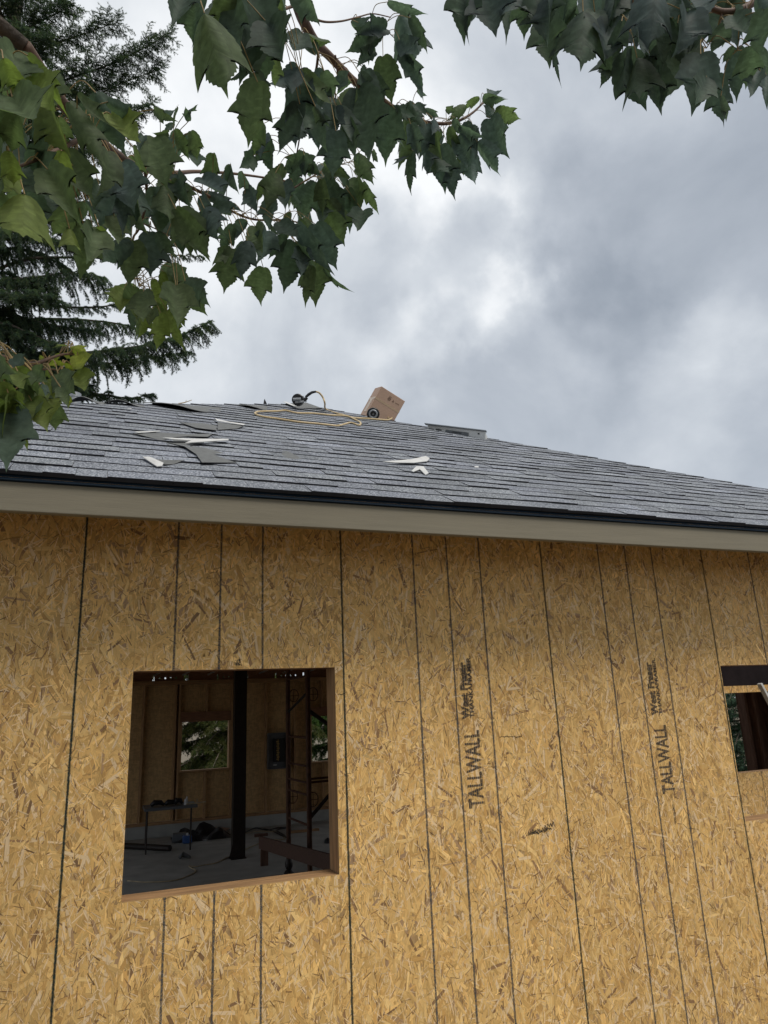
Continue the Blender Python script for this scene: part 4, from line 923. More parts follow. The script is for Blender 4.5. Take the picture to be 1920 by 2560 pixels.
# big fir behind the left of the house
TX, TY = -4.6, 15.6
fir = thing('fir_tree', (TX, TY, GZ), 'tall dark fir tree behind the left end of the house', 'tree')
mb = MB(); mb.tube([(TX, TY, GZ), (TX + .05, TY, 6), (TX - .05, TY, 14), (TX, TY, 24), (TX, TY, 29)], [.42, .34, .26, .13, .03], 14); mb.build('trunk', M['firbark'], fir, smooth=True)
fb = []
K_ = 1920 / 1659
def fpath(pts, y0, y1, w, dr, dn=1.0):
    """limb through picture points (1659 scale) with its depth running from y0 to y1; starts at the trunk"""
    P = []
    for i, (u, v) in enumerate(pts):
        t = i / (len(pts) - 1); P.append(at_y(u * K_, v * K_, y0 + (y1 - y0) * t))
    z0 = P[0].z - .3; P = [Vector((TX, TY, z0))] + P
    return (spline(P, 4), w, dr, dn)
fb = [
 fpath([(30, 215), (150, 170), (260, 130), (362, 75)], 15.2, 14.2, 1.15, .15, 1.3),
 fpath([(20, 290), (140, 250), (240, 190), (345, 150)], 15.8, 15.0, 1.1, .25, 1.3),
 fpath([(20, 330), (120, 290), (230, 260), (330, 225)], 14.8, 13.6, 1.2, .4, 1.3),
 fpath([(10, 190), (90, 110), (190, 70), (255, 48)], 15.0, 14.0, 1.1, .2, 1.3),
 fpath([(0, 100), (60, 60), (120, 30), (160, 10)], 15.2, 14.6, 1.1, .2, 1.5),
 fpath([(0, 20), (40, 0), (80, -20), (110, -40)], 15.2, 14.6, 1.2, .2, 1.5),
 fpath([(-20, 130), (30, 110), (70, 90), (110, 85)], 14.4, 14.0, 1.1, .2, 1.5),
 fpath([(0, 420), (70, 400), (150, 395), (220, 405)], 14.6, 13.8, 1.3, .5),
 fpath([(0, 480), (60, 470), (120, 470), (190, 480)], 15.4, 14.9, 1.3, .5),
 fpath([(0, 380), (90, 350), (190, 330), (262, 330)], 15.6, 15.4, 1.0, .5),
 fpath([(0, 640), (40, 640), (90, 640), (130, 650)], 14.6, 13.8, 1.1, .6, 1.3),
 fpath([(0, 590), (40, 600), (80, 610), (120, 625)], 15.2, 14.8, 1.0, .6, 1.2),
 fpath([(0, 700), (60, 720), (110, 740), (160, 760)], 14.8, 14.0, 1.1, .6, 1.4),
 fpath([(0, 760), (60, 780), (120, 800), (180, 830)], 14.4, 13.8, 1.0, .6, 1.4),
 fpath([(0, 820), (50, 840), (90, 860), (130, 880)], 15.4, 15.0, 1.0, .5, 1.4),
 fpath([(60, 765), (180, 762), (300, 748), (390, 725), (452, 695)], 14.8, 13.6, 1.15, .95, 1.7),
 fpath([(80, 800), (200, 790), (300, 775), (410, 760)], 15.3, 14.8, .8, .8, 1.1),
 fpath([(100, 840), (200, 850), (280, 860), (330, 850)], 15.2, 14.6, .8, .5, 1.2),
 fpath([(60, 560), (150, 556), (240, 556), (300, 566)], 15.0, 14.4, .45, .7, .45),
 fpath([(60, 655), (150, 664), (240, 660), (275, 640)], 15.0, 14.2, .6, .8, .75),
 fpath([(-20, 250), (50, 240), (120, 215), (190, 200)], 14.6, 14.2, 1.3, .3, 1.4),
 fpath([(0, 540), (60, 540), (110, 560), (150, 580)], 15.6, 15.2, 1.2, .8, 1.2),
 fpath([(0, 670), (60, 690), (130, 705), (210, 715)], 15.4, 15.0, 1.2, .9, 1.3),
 fpath([(0, 720), (50, 745), (90, 770), (120, 790)], 15.8, 15.4, 1.3, .9, 1.4),
 fpath([(0, 610), (70, 600), (150, 590), (230, 600)], 15.0, 14.0, 1.3, 1.1, 1.3),
 fpath([(0, 450), (60, 430), (140, 430), (210, 450)], 15.2, 14.6, 1.3, 1.0, 1.3),
 fpath([(0, 500), (60, 510), (130, 520), (180, 530)], 14.6, 14.0, 1.2, 1.0, 1.2),
 fpath([(0, 790), (60, 800), (120, 815), (200, 835)], 15.6, 15.0, 1.1, 1.1, 1.4),
 fpath([(40, 690), (160, 690), (260, 700), (330, 720)], 15.8, 15.4, .9, 1.1, 1.1),
 fpath([(120, 520), (260, 540), (360, 550), (440, 555)], 15.6, 15.4, .6, .6, .8),
]
for p, w, dr, dn in fb:
    mb = MB(); limb_mesh(mb, p, .055, .008); mb.build('branch', M['firbark'], fir)
# the far and back sides of the crown, seen only from other standpoints and as mass at the left edge
rs = random.Random(5); back = []
for i in range(34):
    z = 5 + 22 * i / 34; az = i * 2.4; l = (4.6 - .15 * (z - 5)) * rs.uniform(.7, 1)
    if math.cos(az) > .1 and z < 21: az += math.pi
    e_ = Vector((math.cos(az), math.sin(az), 0)); p = [Vector((TX, TY, z)) + e_ * (l * t) + Vector((0, 0, .5 * t - 1.5 * t * t)) for t in (0, .25, .5, .75, 1)]
    back.append((p, 1.1, .4, .55)); mb = MB(); limb_mesh(mb, p, .05, .008, 5); mb.build('branch', M['firbark'], fir)
FT = [(.066, .105, .078), (.085, .125, .082), (.055, .090, .072), (.098, .128, .075), (.072, .100, .082)]
conifer_foliage('foliage', fb, fir, 3, (TX, TY, GZ), FT, 290, .046, .0085)
conifer_foliage('foliage', back, fir, 4, (TX, TY, GZ), FT, 140, .06, .016)

def spruce(name, loc, h, rad, seed, label, tones, nb=70, per_m=150, wd=.008, dens=.6, droop=.35, facing=None, ln=.035, group=None):
    x, y, z = loc; t_ = thing(name, loc, label, 'tree', group); rs = random.Random(seed)
    mb = MB(); mb.tube([(x, y, z), (x, y, z + h * .6), (x, y, z + h)], [h * .018, h * .011, .01], 10); mb.build('trunk', M['firbark'], t_, smooth=True)
    bl = []; lm = MB()
    for i in range(nb):
        f_ = (i + .5) / nb; zz = z + h * (.06 + .92 * f_); az = i * 2.39996 + rs.uniform(-.3, .3); l = rad * (1 - f_) ** .75 * rs.uniform(.8, 1.1) + .15
        if facing is not None and math.cos(az - facing) < -.25 and i % 3: continue
        e_ = Vector((math.cos(az), math.sin(az), 0)); p = [Vector((x, y, zz)) + e_ * (l * t) + Vector((0, 0, l * (.05 * t - .28 * t * t))) for t in (0, .3, .6, .8, 1)]
        bl.append((p, min(.9, .25 + l * .35), droop, dens)); limb_mesh(lm, p, .03, .006, 4)
    lm.build('limbs', M['firbark'], t_)
    conifer_foliage('foliage', bl, t_, seed, loc, tones, per_m, ln, wd)
YG = [(.075, .095, .030), (.10, .115, .035), (.05, .075, .03), (.12, .12, .05)]
spruce('spruce_tree', (2.3, 16.6, GZ), 8.5, 2.5, 21, 'green drooping spruce seen through the far left window opening', YG, 110, 150, .013, 1.0, .6, facing=-1.9, ln=.055, group='trees behind the house')
spruce('spruce_tree', (-.6, 19.5, GZ), 6.2, 2.4, 22, 'yellowish conifer behind the house left of the spruce', YG, 80, 130, .014, .9, .5, facing=-1.7, ln=.055, group='trees behind the house')
spruce('spruce_tree', (6.6, 18.5, GZ), 6.0, 3.0, 23, 'soft green conifer seen through the far right window opening', [(.07, .13, .035), (.09, .15, .045), (.05, .10, .03)], 90, 150, .015, 1.0, .7, facing=-2.2, ln=.06, group='trees behind the house')
spruce('blue_spruce', (11.6, 8.2, GZ), 5.6, 1.9, 24, 'blue green spruce seen through the right window opening', [(.075, .13, .105), (.10, .16, .135), (.055, .10, .08), (.13, .19, .16)], 130, 200, .008, 1.0, .1, facing=2.7, ln=.035)

# ------------------------------------------------------------------ maple over the camera
maple = thing('maple_tree', (-4.2, -3.4, GZ), 'broad leaved maple whose branches hang down into the top of the picture', 'tree')
RX = [(0,0),(.07,-.03),(.14,-.02),(.205,.03),(.255,.09),(.25,.115),(.295,.17),(.315,.235),(.30,.255),(.34,.32),(.355,.39),(.34,.41),(.385,.48),(.42,.56),(.445,.66),(.385,.615),(.35,.635),(.30,.585),(.265,.605),(.235,.60),(.245,.65),(.265,.69),(.225,.71),(.22,.76),(.18,.785),(.165,.835),(.12,.86),(.10,.91),(.055,.95),(.03,1.02),(0,1.12)]
LN = len(RX)
def leaf_mesh_data():
    half = np.array(RX); m_ = np.zeros((LN, 2)); m_[:, 1] = np.linspace(0, 1.12, LN)
    q = half.copy(); midq = (half + m_) / 2
    P = [m_]
    for sgn in (1, -1):
        for h in (midq, q): hh = h.copy(); hh[:, 0] *= sgn; P.append(hh)
    pts = np.concatenate(P); F = []
    for base_, a, b in ((0, 1, 2), (0, 3, 4)):
        for i in range(LN - 1):
            c = [(base_ * LN + i, base_ * LN + i + 1, a * LN + i + 1, a * LN + i), (a * LN + i, a * LN + i + 1, b * LN + i + 1, b * LN + i)]
            if a == 3: c = [t[::-1] for t in c]
            F += c
    return pts, np.array(F)
LP, LF = leaf_mesh_data()
LVEIN = np.array([1.0 + (.22 if k % 2 == 0 else -.04) * (1 if (k // 2) % 4 == 1 else .35) for k in range(len(LF))])
leafV = []; leafF = []; leafC = []; nleaf = 0
pet = MB()
limb_pts = []
def add_leaf(base, tip, rnd, tone, wid=None, roll=None, fold=None, curl=None):
    global nleaf
    base = np.array(base); tip = np.array(tip); ax = tip - base; L = np.linalg.norm(ax); ax = ax / L
    toward = norm(np.array(EYE) - base); nrm = norm(toward - ax * np.dot(toward, ax)); side = np.cross(ax, nrm)
    r = rnd.normal(0, .55) if roll is None else roll
    n2 = nrm * math.cos(r) + side * math.sin(r); s2 = np.cross(ax, n2)
    w = rnd.uniform(.62, .88) if wid is None else wid * .80
    fo = rnd.uniform(.25, .95) if fold is None else fold; cu = rnd.normal(0, .18) if curl is None else curl
    x = LP[:, 0] * w; y = LP[:, 1]
    x = x * (1 + .05 * np.sin(y * 9 + rnd.uniform(0, 6)))
    asym = rnd.normal(0, .05); x = x + asym * y * y
    z = fo * np.abs(x) * (1 if rnd.random() < .8 else -1) + cu * (y * y - .3 * y) + .35 * rnd.normal(0, .3) * x * y + rnd.uniform(0, .25) * x * x * -1.5
    z = z + rnd.uniform(0, .03) * np.sin(y * 9 + rnd.uniform(0, 6)) * np.minimum(1, np.abs(x) * 4)
    tw = rnd.normal(0, .35) * y; x, z = x * np.cos(tw) - z * np.sin(tw), x * np.sin(tw) + z * np.cos(tw)
    V = base + L * (np.outer(x, s2) + np.outer(y, ax) + np.outer(z, n2))
    leafV.append(V); leafF.append(LF + nleaf * len(LP)); nleaf += 1
    c = np.array(tone) * rnd.uniform(.8, 1.22); cc = np.tile(c, (len(LF), 1)) * LVEIN[:, None] * (1 + .04 * rnd.normal(size=(len(LF), 1))); leafC.append(cc)
G_DK = (.088, .126, .108); G_MD = (.118, .160, .092); G_YL = (.165, .212, .072); G_YY = (.29, .34, .065); G_BL = (.090, .126, .132)
def zt(ox, oy, s_): return lambda x, y: (ox + x / s_, oy + y / s_)
z6 = zt(400, 0, 1.803); z5 = zt(0, 0, 2.592); z7f = zt(0, 800, 2.9625); z8 = zt(1120, 0, 2.074)
# limbs: (points, depth from, to, radius from, to)
LIMBS = [
 (z6, [(560, -260), (600, -120), (622, 20), (650, 100), (700, 190), (760, 250), (880, 370), (1000, 450), (1110, 525), (1190, 550), (1310, 555), (1400, 515), (1480, 440)], 1.75, 2.75, .020, .003),
 (z5, [(160, 300), (430, 700), (600, 860), (750, 990), (940, 1100), (1130, 1120), (1290, 1112), (1560, 1130), (1900, 1180)], 1.25, 2.6, .013, .003),
 (z6, [(60, 790), (110, 830), (230, 890), (330, 955), (430, 990), (560, 992), (660, 1010)], 1.85, 2.35, .006, .002),
 (z6, [(672, 75), (740, 98), (820, 95), (900, 75), (960, 62), (1040, 78)], 1.95, 2.2, .0035, .0015),
 (z6, [(955, 65), (1000, 115), (1050, 165), (1090, 200)], 2.1, 2.2, .002, .001),
 (z6, [(715, 235), (700, 330), (660, 450), (640, 560), (615, 700), (600, 760)], 1.98, 2.3, .004, .0015),
 (z6, [(790, 250), (800, 340), (790, 430), (830, 560), (830, 660), (900, 650)], 2.05, 2.35, .003, .001),
 (z6, [(600, 850), (680, 800), (760, 760), (860, 730), (900, 740)], 2.3, 2.6, .003, .001),
 (z6, [(620, 20), (540, 50), (470, 90), (420, 130)], 1.78, 1.6, .004, .002),
 (z6, [(600, -120), (430, -160), (250, -120), (150, -60)], 1.7, 1.3, .006, .002),
 (z6, [(640, 160), (560, 155), (520, 140)], 1.9, 1.9, .002, .001),
 (z5, [(600, 860), (400, 960), (200, 1050), (60, 1100)], 1.35, 1.1, .005, .002),
 (z5, [(940, 1100), (950, 1300), (900, 1480), (860, 1560), (880, 1760), (900, 1850)], 1.7, 1.9, .004, .0015),
 (z5, [(900, 1440), (980, 1470), (1080, 1520)], 1.75, 1.8, .002, .001),
 (z5, [(200, 380), (60, 420), (-60, 480)], 1.25, 1.1, .004, .002),
 (z7f, [(-200, 240), (-60, 260), (80, 290), (210, 330), (300, 310), (380, 280), (470, 255), (560, 250)], 1.25, 1.5, .0055, .002),
 (z7f, [(205, 368), (300, 368), (400, 366), (450, 395)], 1.36, 1.42, .0025, .001),
 (z7f, [(215, 330), (232, 305), (250, 302)], 1.36, 1.38, .002, .001),
 (z7f, [(365, 375), (390, 430), (405, 470)], 1.4, 1.42, .0022, .001),
 (z8, [(2100, -500), (1900, -160), (1660, -40), (1540, 40), (1420, 60), (1300, 10), (1160, -60)], 1.7, 1.55, .012, .004),
 (z8, [(1420, 60), (1400, 150), (1340, 250)], 1.6, 1.6, .003, .001),
 (z8, [(1160, -60), (900, -90), (600, -80), (300, -90), (100, -100)], 1.55, 1.5, .005, .002),
 (z8, [(1545, 30), (1560, 180), (1500, 260)], 1.6, 1.6, .0025, .001),
 (z8, [(950, -80), (960, 40), (930, 120)], 1.55, 1.55, .003, .001),
]
def limb3(fn, pts, d0, d1):
    return spline([at_d(*fn(*p), d0 + (d1 - d0) * i / (len(pts) - 1)) for i, p in enumerate(pts)], 6)
for fn, pts, d0, d1, r0, r1 in LIMBS:
    P = limb3(fn, pts, d0, d1); mb = MB(); limb_mesh(mb, P, r0, r1, 8); mb.build('branch', M['twig'], maple, smooth=True); limb_pts += P
# trunk and the boughs that carry them, out of the frame
B0 = Vector((-4.2, -3.4, GZ))
mb = MB(); mb.tube(spline([B0, B0 + Vector((.05, 0, 1.2)), B0 + Vector((.15, .05, 2.6)), B0 + Vector((.3, 0, 4.2)), B0 + Vector((.5, .1, 6.0))], 4), [.19 - .0065 * i for i in range(17)], 14); mb.build('trunk', M['bark'], maple, smooth=True)
def bough(a, mids, b, r0, r1):
    P = spline([a] + mids + [b], 6); mb = MB(); limb_mesh(mb, P, r0, r1, 10); mb.build('branch', M['bark'], maple, smooth=True)
T1 = B0 + Vector((.2, .03, 3.2)); T2 = B0 + Vector((.33, .03, 4.4))
s1 = at_d(*z6(560, -260), 1.75); s2 = at_d(*z5(160, 300), 1.25); s3 = at_d(*z7f(-200, 240), 1.25); s4 = at_d(*z8(2100, -500), 1.7); s5 = at_d(*z6(600, -120), 1.7)
bough(T2, [Vector((-2.9, -3.1, 2.6))], s1, .06, .020); bough(T1, [Vector((-2.9, -3.0, 1.6))], s2, .05, .013); bough(B0 + Vector((.15, .05, 2.4)), [Vector((-2.8, -2.9, .6))], s3, .03, .0055)
bough(T2 + Vector((.05, 0, .6)), [Vector((-2.4, -3.6, 3.2)), Vector((-.6, -3.6, 2.9))], s4, .07, .012)
LIMB = np.array([tuple(p) for p in limb_pts])
rnd = np.random.default_rng(42)
def petiole(base, rnd_, r=.0011):
    b = np.array(base); d = np.linalg.norm(LIMB - b, axis=1); j = int(np.argmin(d)); t = LIMB[j]
    if d[j] > .22: t = b + (t - b) / d[j] * .12 + np.array([0, 0, .05])
    m_ = (b + t) / 2 + np.array([0, 0, .018 + .1 * min(d[j], .2)]) + rnd_.normal(size=3) * .004
    pet.tube(spline([Vector(b), Vector(m_), Vector(t)], 4), r, 5, cap=False)
def leaves(fn, items, d0, d1, tones, xr=None, **kw):
    """items: base and tip in picture coordinates; depth spread d0..d1 across xr"""
    for it in items:
        a, b, c, d = it[:4]; wid = it[4] if len(it) > 4 else None; roll = it[5] if len(it) > 5 else None
        f_ = rnd.random() if xr is None else min(1, max(0, (a - xr[0]) / (xr[1] - xr[0])))
        D = d0 + (d1 - d0) * f_ + rnd.normal(0, .035)
        P = at_d(*fn(a, b), D); L0 = (at_d(*fn(c, d), D) - P).length
        # true length kept near 9-12 cm: the rest is tilt in depth
        real = max(L0 * 1.02, min(rnd.uniform(.088, .115), L0 * 1.35)); dz = math.sqrt(max(0, real ** 2 - L0 ** 2)) * rnd.choice([-1, 1])
        Q = at_d(*fn(c, d), D + dz * .9)
        add_leaf(P, Q, rnd, tones[rnd.integers(0, len(tones))], wid=wid, roll=roll, **kw); petiole(P, rnd)
W = 1.12
L6a = [(140, -60, 60, 115), (230, -80, 170, 185), (200, 60, 275, 315, W, 0), (330, -60, 350, 250), (420, -60, 390, 300), (470, 100, 450, 355, 1.15, 0), (450, 200, 335, 385), (440, 370, 400, 640, W, .1), (420, 330, 475, 470), (540, 0, 480, 90), (600, -40, 740, 90), (490, 110, 580, 300), (380, 120, 320, 300), (520, 260, 500, 380), (300, -60, 260, 160), (560, -70, 560, 60), (150, 20, 150, 185)]
leaves(z6, L6a, 1.15, 1.65, [G_MD, G_DK, G_DK], (100, 620))
L6b = [(640, 150, 590, 275), (670, 150, 765, 190), (630, 310, 495, 405), (630, 310, 570, 525, W, 0), (640, 320, 720, 490), (630, 470, 545, 690), (640, 470, 740, 645), (740, 320, 700, 510), (740, 320, 790, 440), (790, 480, 755, 630, W, .1), (795, 480, 850, 640), (793, 590, 780, 785, 1.2, 0), (880, 400, 850, 565), (895, 400, 965, 700, W, .2), (930, 310, 915, 490), (1005, 255, 1050, 455, W, 0), (960, 230, 895, 285),
 (990, 140, 855, 235), (950, 150, 930, 275), (860, 370, 800, 420), (1040, 480, 1010, 725, W, 0), (1060, 490, 1135, 525), (700, 250, 620, 180), (900, 330, 960, 450), (960, 330, 1000, 470), (850, 540, 880, 700), (700, 480, 760, 560), (920, 560, 930, 690), (800, 340, 870, 400), (980, 440, 1000, 560)]
leaves(z6, L6b, 1.8, 2.15, [G_DK, G_DK, G_MD, G_BL], (600, 1050))
L6c = [(1085, 60, 1140, 265, 1.15, .1), (1080, 180, 1165, 262), (1095, 235, 1190, 405, .6, .3), (1030, 8, 1188, 75, .55, .6), (860, 100, 935, 150), (1020, 130, 900, 150), (1130, 80, 1215, 215, .7)]
leaves(z6, L6c, 2.05, 2.2, [G_BL, G_DK])
L6d = [(1110, 540, 1075, 745, W), (1130, 560, 1165, 700), (1140, 680, 1100, 845, .55), (1120, 460, 1195, 580), (1160, 405, 1200, 430, .7), (1200, 560, 1180, 695), (1230, 590, 1262, 705), (1190, 640, 1212, 780), (1265, 655, 1285, 850, 1.2, 0), (1310, 570, 1330, 705), (1340, 620, 1392, 740), (1400, 670, 1402, 832, 1.1, 0), (1350, 570, 1460, 610, .6), (1380, 550, 1420, 685), (1432, 640, 1520, 780), (1488, 535, 1560, 698, W, 0), (1490, 480, 1465, 545), (1510, 500, 1617, 542, 1.2, 0), (1460, 425, 1560, 448, 1.1), (1440, 440, 1368, 470, .7), (1380, 478, 1318, 520, .7), (1490, 440, 1515, 392, 1.1), (1290, 490, 1335, 510, .8), (1195, 490, 1250, 522, .8), (1150, 470, 1195, 512), (1320, 750, 1312, 858), (1280, 620, 1240, 765), (1350, 690, 1380, 790), (1170, 560, 1140, 660), (1090, 470, 1110, 560), (1070, 560, 1060, 640), (1330, 530, 1370, 610), (1240, 540, 1230, 600), (1220, 700, 1290, 810), (1420, 600, 1440, 700), (1120, 700, 1060, 755, .6)]
leaves(z6, L6d, 2.3, 2.75, [G_BL, G_DK, G_BL, G_MD], (1060, 1550))
L6e = [(460, 560, 425, 700, .8), (480, 615, 510, 790), (470, 610, 450, 700), (560, 755, 470, 835), (520, 780, 480, 925), (640, 700, 600, 850), (650, 700, 555, 745), (620, 695, 725, 785), (740, 750, 830, 785), (700, 820, 640, 985, W, 0), (730, 810, 735, 965), (800, 760, 855, 865), (880, 700, 960, 812), (880, 760, 965, 785), (890, 800, 900, 955), (920, 820, 975, 955), (850, 850, 862, 1032, .8), (914, 950, 903, 1045, 1.2, 0), (760, 900, 822, 1090, W, .1), (740, 800, 830, 965), (590, 960, 560, 1085), (500, 900, 490, 1015), (480, 1000, 520, 1090), (640, 985, 700, 1100), (700, 930, 740, 1015), (800, 860, 790, 965), (320, 740, 352, 865), (240, 690, 262, 825, W), (370, 770, 420, 865), (400, 850, 440, 955), (200, 870, 360, 942, .5), (190, 800, 275, 905), (860, 640, 810, 700, .7), (960, 680, 990, 735, .6), (900, 690, 890, 750), (560, 820, 570, 930), (450, 820, 430, 900), (300, 780, 310, 900), (420, 700, 350, 760), (690, 740, 670, 800), (780, 700, 800, 770), (600, 880, 640, 960), (860, 900, 850, 960)]
leaves(z6, L6e, 2.0, 2.5, [G_DK, G_MD, G_BL, G_DK], (200, 960))
L6f = [(700, 1010, 785, 1205, 1.15, 0), (620, 1008, 745, 1210, .6, .5), (605, 1090, 560, 1305, 1.15, 0), (620, 1100, 690, 1195), (700, 1180, 705, 1370, 1.15, 0), (685, 1200, 630, 1362, .6), (740, 1210, 838, 1322, .35), (465, 1205, 440, 1362, 1.3, 0), (392, 1085, 360, 1222), (410, 1090, 462, 1175), (325, 1120, 285, 1292, 1.2, .1), (320, 1125, 212, 1182, .6), (395, 1000, 338, 1085), (430, 1020, 472, 1135), (325, 1010, 278, 1125), (200, 940, 262, 1042), (90, 940, 207, 1162), (60, 950, 112, 1135), (30, 830, 62, 955), (100, 840, 132, 935), (190, 880, 285, 1065), (235, 930, 335, 1005), (540, 1000, 605, 1085), (560, 1050, 500, 1160), (480, 1040, 460, 1160), (380, 1090, 340, 1180), (640, 1120, 650, 1230)]
leaves(z6, L6f, 1.85, 2.15, [G_DK, G_BL, G_MD], (60, 720))
L6g = [(120, 600, 172, 712), (70, 590, 85, 705), (30, 620, -30, 760), (130, 545, 112, 480, .9), (120, 500, 165, 475, .7), (0, 510, 95, 520, .5), (60, 560, 20, 600, .6), (150, 690, 165, 760)]
leaves(z6, L6g, 1.9, 2.0, [G_BL, G_DK])
L5a = [(100, 330, 60, 625), (180, 360, 425, 705, .55), (80, 630, 250, 890, W, 0), (60, 650, 150, 905), (300, 640, 420, 965), (450, 660, 660, 1060, .5), (500, 620, 665, 805), (620, 600, 765, 945), (700, 660, 935, 785, .6), (720, 740, 855, 945), (20, 900, 10, 1250), (215, 930, 265, 1145), (430, 980, 580, 1295, 1.1, 0), (400, 980, 380, 1230), (90, 1100, -10, 1250), (200, 1050, 345, 1290, W), (160, 1260, 150, 1595, 1.2, 0), (310, 1100, 445, 1335), (480, 1310, 335, 1500), (550, 1310, 612, 1465), (560, 1310, 430, 1450), (545, 1470, 525, 1785, 1.0, 0), (450, 1480, 480, 1645), (600, 1470, 600, 1700), (640, 1470, 705, 1600), (20, 380, 90, 600), (200, 500, 330, 740), (-20, 650, 30, 900), (330, 850, 300, 1080), (60, 980, 100, 1200), (-30, 1240, 60, 1520), (250, 700, 280, 960), (380, 760, 420, 980), (100, 740, 60, 980)]
leaves(z5, L5a, 1.05, 1.35, [G_MD, G_DK, G_YL, G_MD], (0, 640))
L5b = [(760, 1180, 640, 1510), (790, 1050, 870, 1370, W, 0), (790, 1210, 795, 1510, .5), (860, 950, 890, 1175), (1000, 890, 1055, 1205, 1.2, 0), (1000, 1210, 1030, 1505, W, 0), (1110, 1170, 1225, 1335), (1140, 1355, 1335, 1670, .8, .3), (1150, 1380, 1110, 1625), (865, 1560, 820, 1845, W, 0), (850, 1560, 678, 1705), (970, 1500, 985, 1775, 1.25, 0), (1020, 1500, 1115, 1665), (1130, 840, 1200, 1015), (1235, 850, 1295, 1035), (1000, 710, 1100, 770, .6), (1150, 690, 1080, 800, .6), (1090, 860, 1000, 870), (930, 880, 900, 960), (1180, 1380, 1250, 1645), (1300, 1370, 1425, 1540), (860, 1180, 900, 1400), (700, 980, 720, 1250), (900, 1300, 920, 1500), (1060, 1200, 1080, 1420), (1150, 1130, 1170, 1300), (740, 1400, 760, 1600), (640, 1200, 600, 1330)]
leaves(z5, L5b, 1.5, 1.85, [G_DK, G_MD, G_BL, G_MD], (640, 1300))
L5c = [(880, 1850, 718, 1965), (865, 1860, 818, 2070), (990, 1810, 1012, 1975, .7), (1040, 1830, 1090, 2080, .6), (1180, 1830, 1315, 2040, W, 0), (1200, 1820, 1378, 1942), (1140, 1850, 1160, 2090, W), (1100, 1700, 1125, 1860), (1110, 1730, 1265, 1855, .6), (930, 1890, 925, 2090), (900, 1880, 965, 2010), (1060, 1760, 1050, 1900), (800, 1880, 780, 2040), (1000, 1960, 960, 2100), (870, 1920, 870, 2120)]
leaves(z5, L5c, 1.75, 1.95, [G_MD, G_YL, G_MD, G_DK])
L7t = [(1080, -60, 1050, 115), (1190, -50, 1180, 212, .9), (1240, -70, 1352, 175, .6), (1320, -60, 1345, 45), (1050, -60, 1015, 105, .7), (1130, -80, 1100, 60)]
leaves(z7f, L7t, 1.8, 1.95, [G_MD, G_YL])
L7 = [(20, 285, 65, 510), (-20, 300, 110, 400), (110, 340, 242, 462, W, 0), (95, 285, 212, 362), (100, 400, 150, 535), (30, 500, 70, 610), (235, 375, 355, 455), (255, 385, 222, 570), (0, 460, 75, 705, 1.2, 0), (60, 540, 30, 905, W), (110, 560, 192, 665), (200, 480, 170, 660), (290, 480, 292, 660), (400, 460, 335, 575), (412, 460, 370, 700), (430, 400, 545, 545, W, 0), (450, 500, 503, 625), (225, 600, 208, 890, W, 0), (235, 600, 355, 765), (405, 620, 442, 802, W, 0), (385, 620, 355, 705), (90, 640, 55, 1075, 1.15, 0), (130, 760, 222, 972, .35), (50, 620, 25, 900), (330, 480, 330, 560), (160, 440, 150, 560)]
leaves(z7f, L7, 1.15, 1.4, [G_MD, G_DK, G_MD, G_YL], (0, 560))
L7y = [(560, 388, 643, 548, 1.15, 0), (575, 262, 665, 412, 1.1, 0), (500, 195, 395, 185, 1.0), (520, 205, 615, 240, 1.0), (470, 245, 525, 285, 1.0), (440, 250, 390, 290, .9), (350, 365, 372, 435, .9), (470, 330, 400, 300, .8), (500, 570, 512, 662, 1.1), (330, 285, 285, 275, .8), (480, 320, 540, 370, .9), (20, 600, -5, 720), (420, 300, 350, 340, .8)]
leaves(z7f, L7y, 1.42, 1.55, [G_YY, G_YL, G_YY])
L8 = [(90, -60, 75, 165, W), (90, -40, 78, 205, .3), (60, -80, 50, 80), (200, -80, 242, 185, 1.2, 0), (160, -20, 130, 132, .3), (290, -40, 325, 130, .4), (390, -70, 400, 185, 1.2, 0), (450, -60, 480, 170), (510, 60, 540, 350, .9), (540, 200, 562, 430, .18), (560, -60, 500, 210, W), (640, 0, 582, 265, .9), (700, 60, 690, 285, 1.25, 0), (730, -40, 795, 205), (840, 110, 818, 330), (900, 110, 855, 310), (880, 270, 785, 436, .9), (905, 270, 1028, 542, 1.2, 0), (980, -60, 1000, 155), (1000, 170, 958, 275), (1060, 150, 1080, 335, W), (1060, 300, 1088, 583, 1.0, 0), (960, 290, 865, 482), (1160, 100, 1150, 310), (1190, 120, 1240, 355), (1240, 170, 1115, 505), (1310, 280, 1272, 550, 1.2, 0), (1340, 400, 1300, 530), (1390, 390, 1430, 632, 1.0, 0), (1415, 500, 1468, 632, .4), (1440, 120, 1385, 275, 1.2, 0), (1480, 80, 1540, 195), (1480, 240, 1425, 320), (1500, 250, 1505, 512), (1560, 240, 1565, 425, 1.2, 0), (1620, 240, 1645, 405), (1640, 50, 1618, 290, W), (1600, -20, 1680, 105), (1620, 370, 1580, 500, .6), (1650, 390, 1655, 520, .6), (1060, -80, 1100, 130, W), (1250, -60, 1300, 130, W), (1380, -70, 1500, 65, .8), (820, -60, 860, 95, W), (320, -60, 300, 90), (620, -80, 640, 120), (930, -40, 900, 110), (1180, -60, 1190, 100), (1110, 90, 1120, 300), (1240, 60, 1230, 250), (1330, 100, 1310, 260), (1200, 260, 1180, 440), (980, 300, 960, 480), (760, 60, 760, 240)]
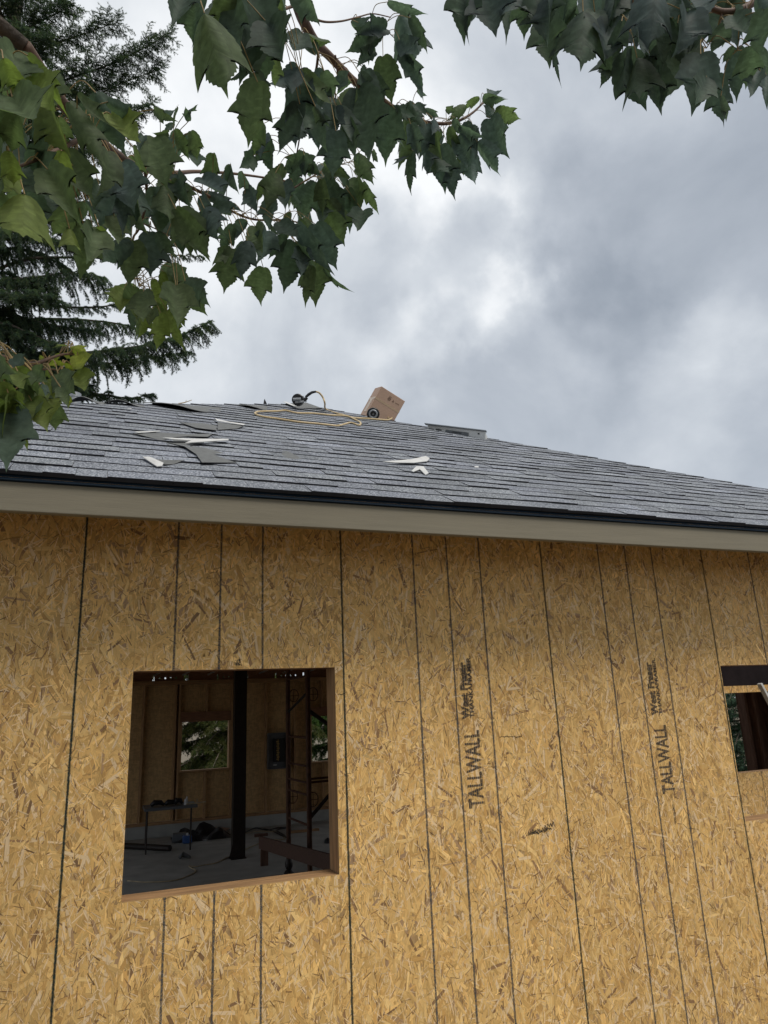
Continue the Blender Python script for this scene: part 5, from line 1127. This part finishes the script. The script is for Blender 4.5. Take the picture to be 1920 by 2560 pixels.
leaves(z8, L8, 1.45, 1.7, [G_BL, G_DK, G_BL])
# fillers: leaves deeper in the same sprays
def fill(fn, box, n_, d0, d1, tones, size=110):
    for _ in range(n_):
        a = rnd.uniform(box[0], box[2]); b = rnd.uniform(box[1], box[3]); an = rnd.normal(0, .35); l = size * rnd.uniform(.8, 1.2)
        leaves(fn, [(a, b, a + l * math.sin(an), b + l * math.cos(an))], d0, d1, tones)
fill(z5, (0, 420, 620, 1250), 22, 1.35, 1.6, [G_MD, G_DK], 230)
fill(z5, (640, 1000, 1250, 1480), 8, 1.8, 2.1, [G_DK, G_MD], 180)
fill(z6, (520, 300, 1020, 620), 8, 2.1, 2.4, [G_DK, G_BL], 120)
fill(z6, (200, -60, 560, 160), 8, 1.6, 1.8, [G_DK, G_MD], 170)
fill(z6, (560, 720, 900, 900), 6, 2.4, 2.6, [G_DK, G_BL, G_MD], 110)
fill(z6, (1100, 540, 1440, 660), 7, 2.6, 2.8, [G_DK, G_BL], 110)
fill(z8, (350, -60, 1500, 80), 18, 1.6, 1.8, [G_BL, G_DK], 170)
fill(z8, (860, 60, 1240, 280), 8, 1.65, 1.8, [G_BL], 150)
# more crown leaves round the boughs, added out of frame to shade the wall
for _ in range(2300):
    p = np.array([rnd.uniform(-4.6, .7), rnd.uniform(-5.2, -1.2), rnd.uniform(1.9, 5.2)])
    if p[0] > -1.3 and rnd.random() < .25 + .28 * (p[0] + 1.3): continue
    v_ = Vector(p) - EYE; f_ = v_.dot(FW)
    if f_ > .05 and abs(v_.dot(RT)) / f_ < .60 and abs(v_.dot(UP)) / f_ < .80: continue
    if v_.length < 1.2: continue
    l = rnd.uniform(.10, .15); d = norm(np.array([rnd.normal(0, .4), rnd.normal(0, .4), -1])); add_leaf(p, p + d * l, rnd, G_DK)
np_mesh('foliage', np.concatenate(leafV), np.concatenate(leafF), [M['leaf']], maple, np.concatenate(leafC), maple.location[:], smooth=True)
tag(pet.build('leaf_stalks', M['petiole'], maple, smooth=True), kind='stuff')
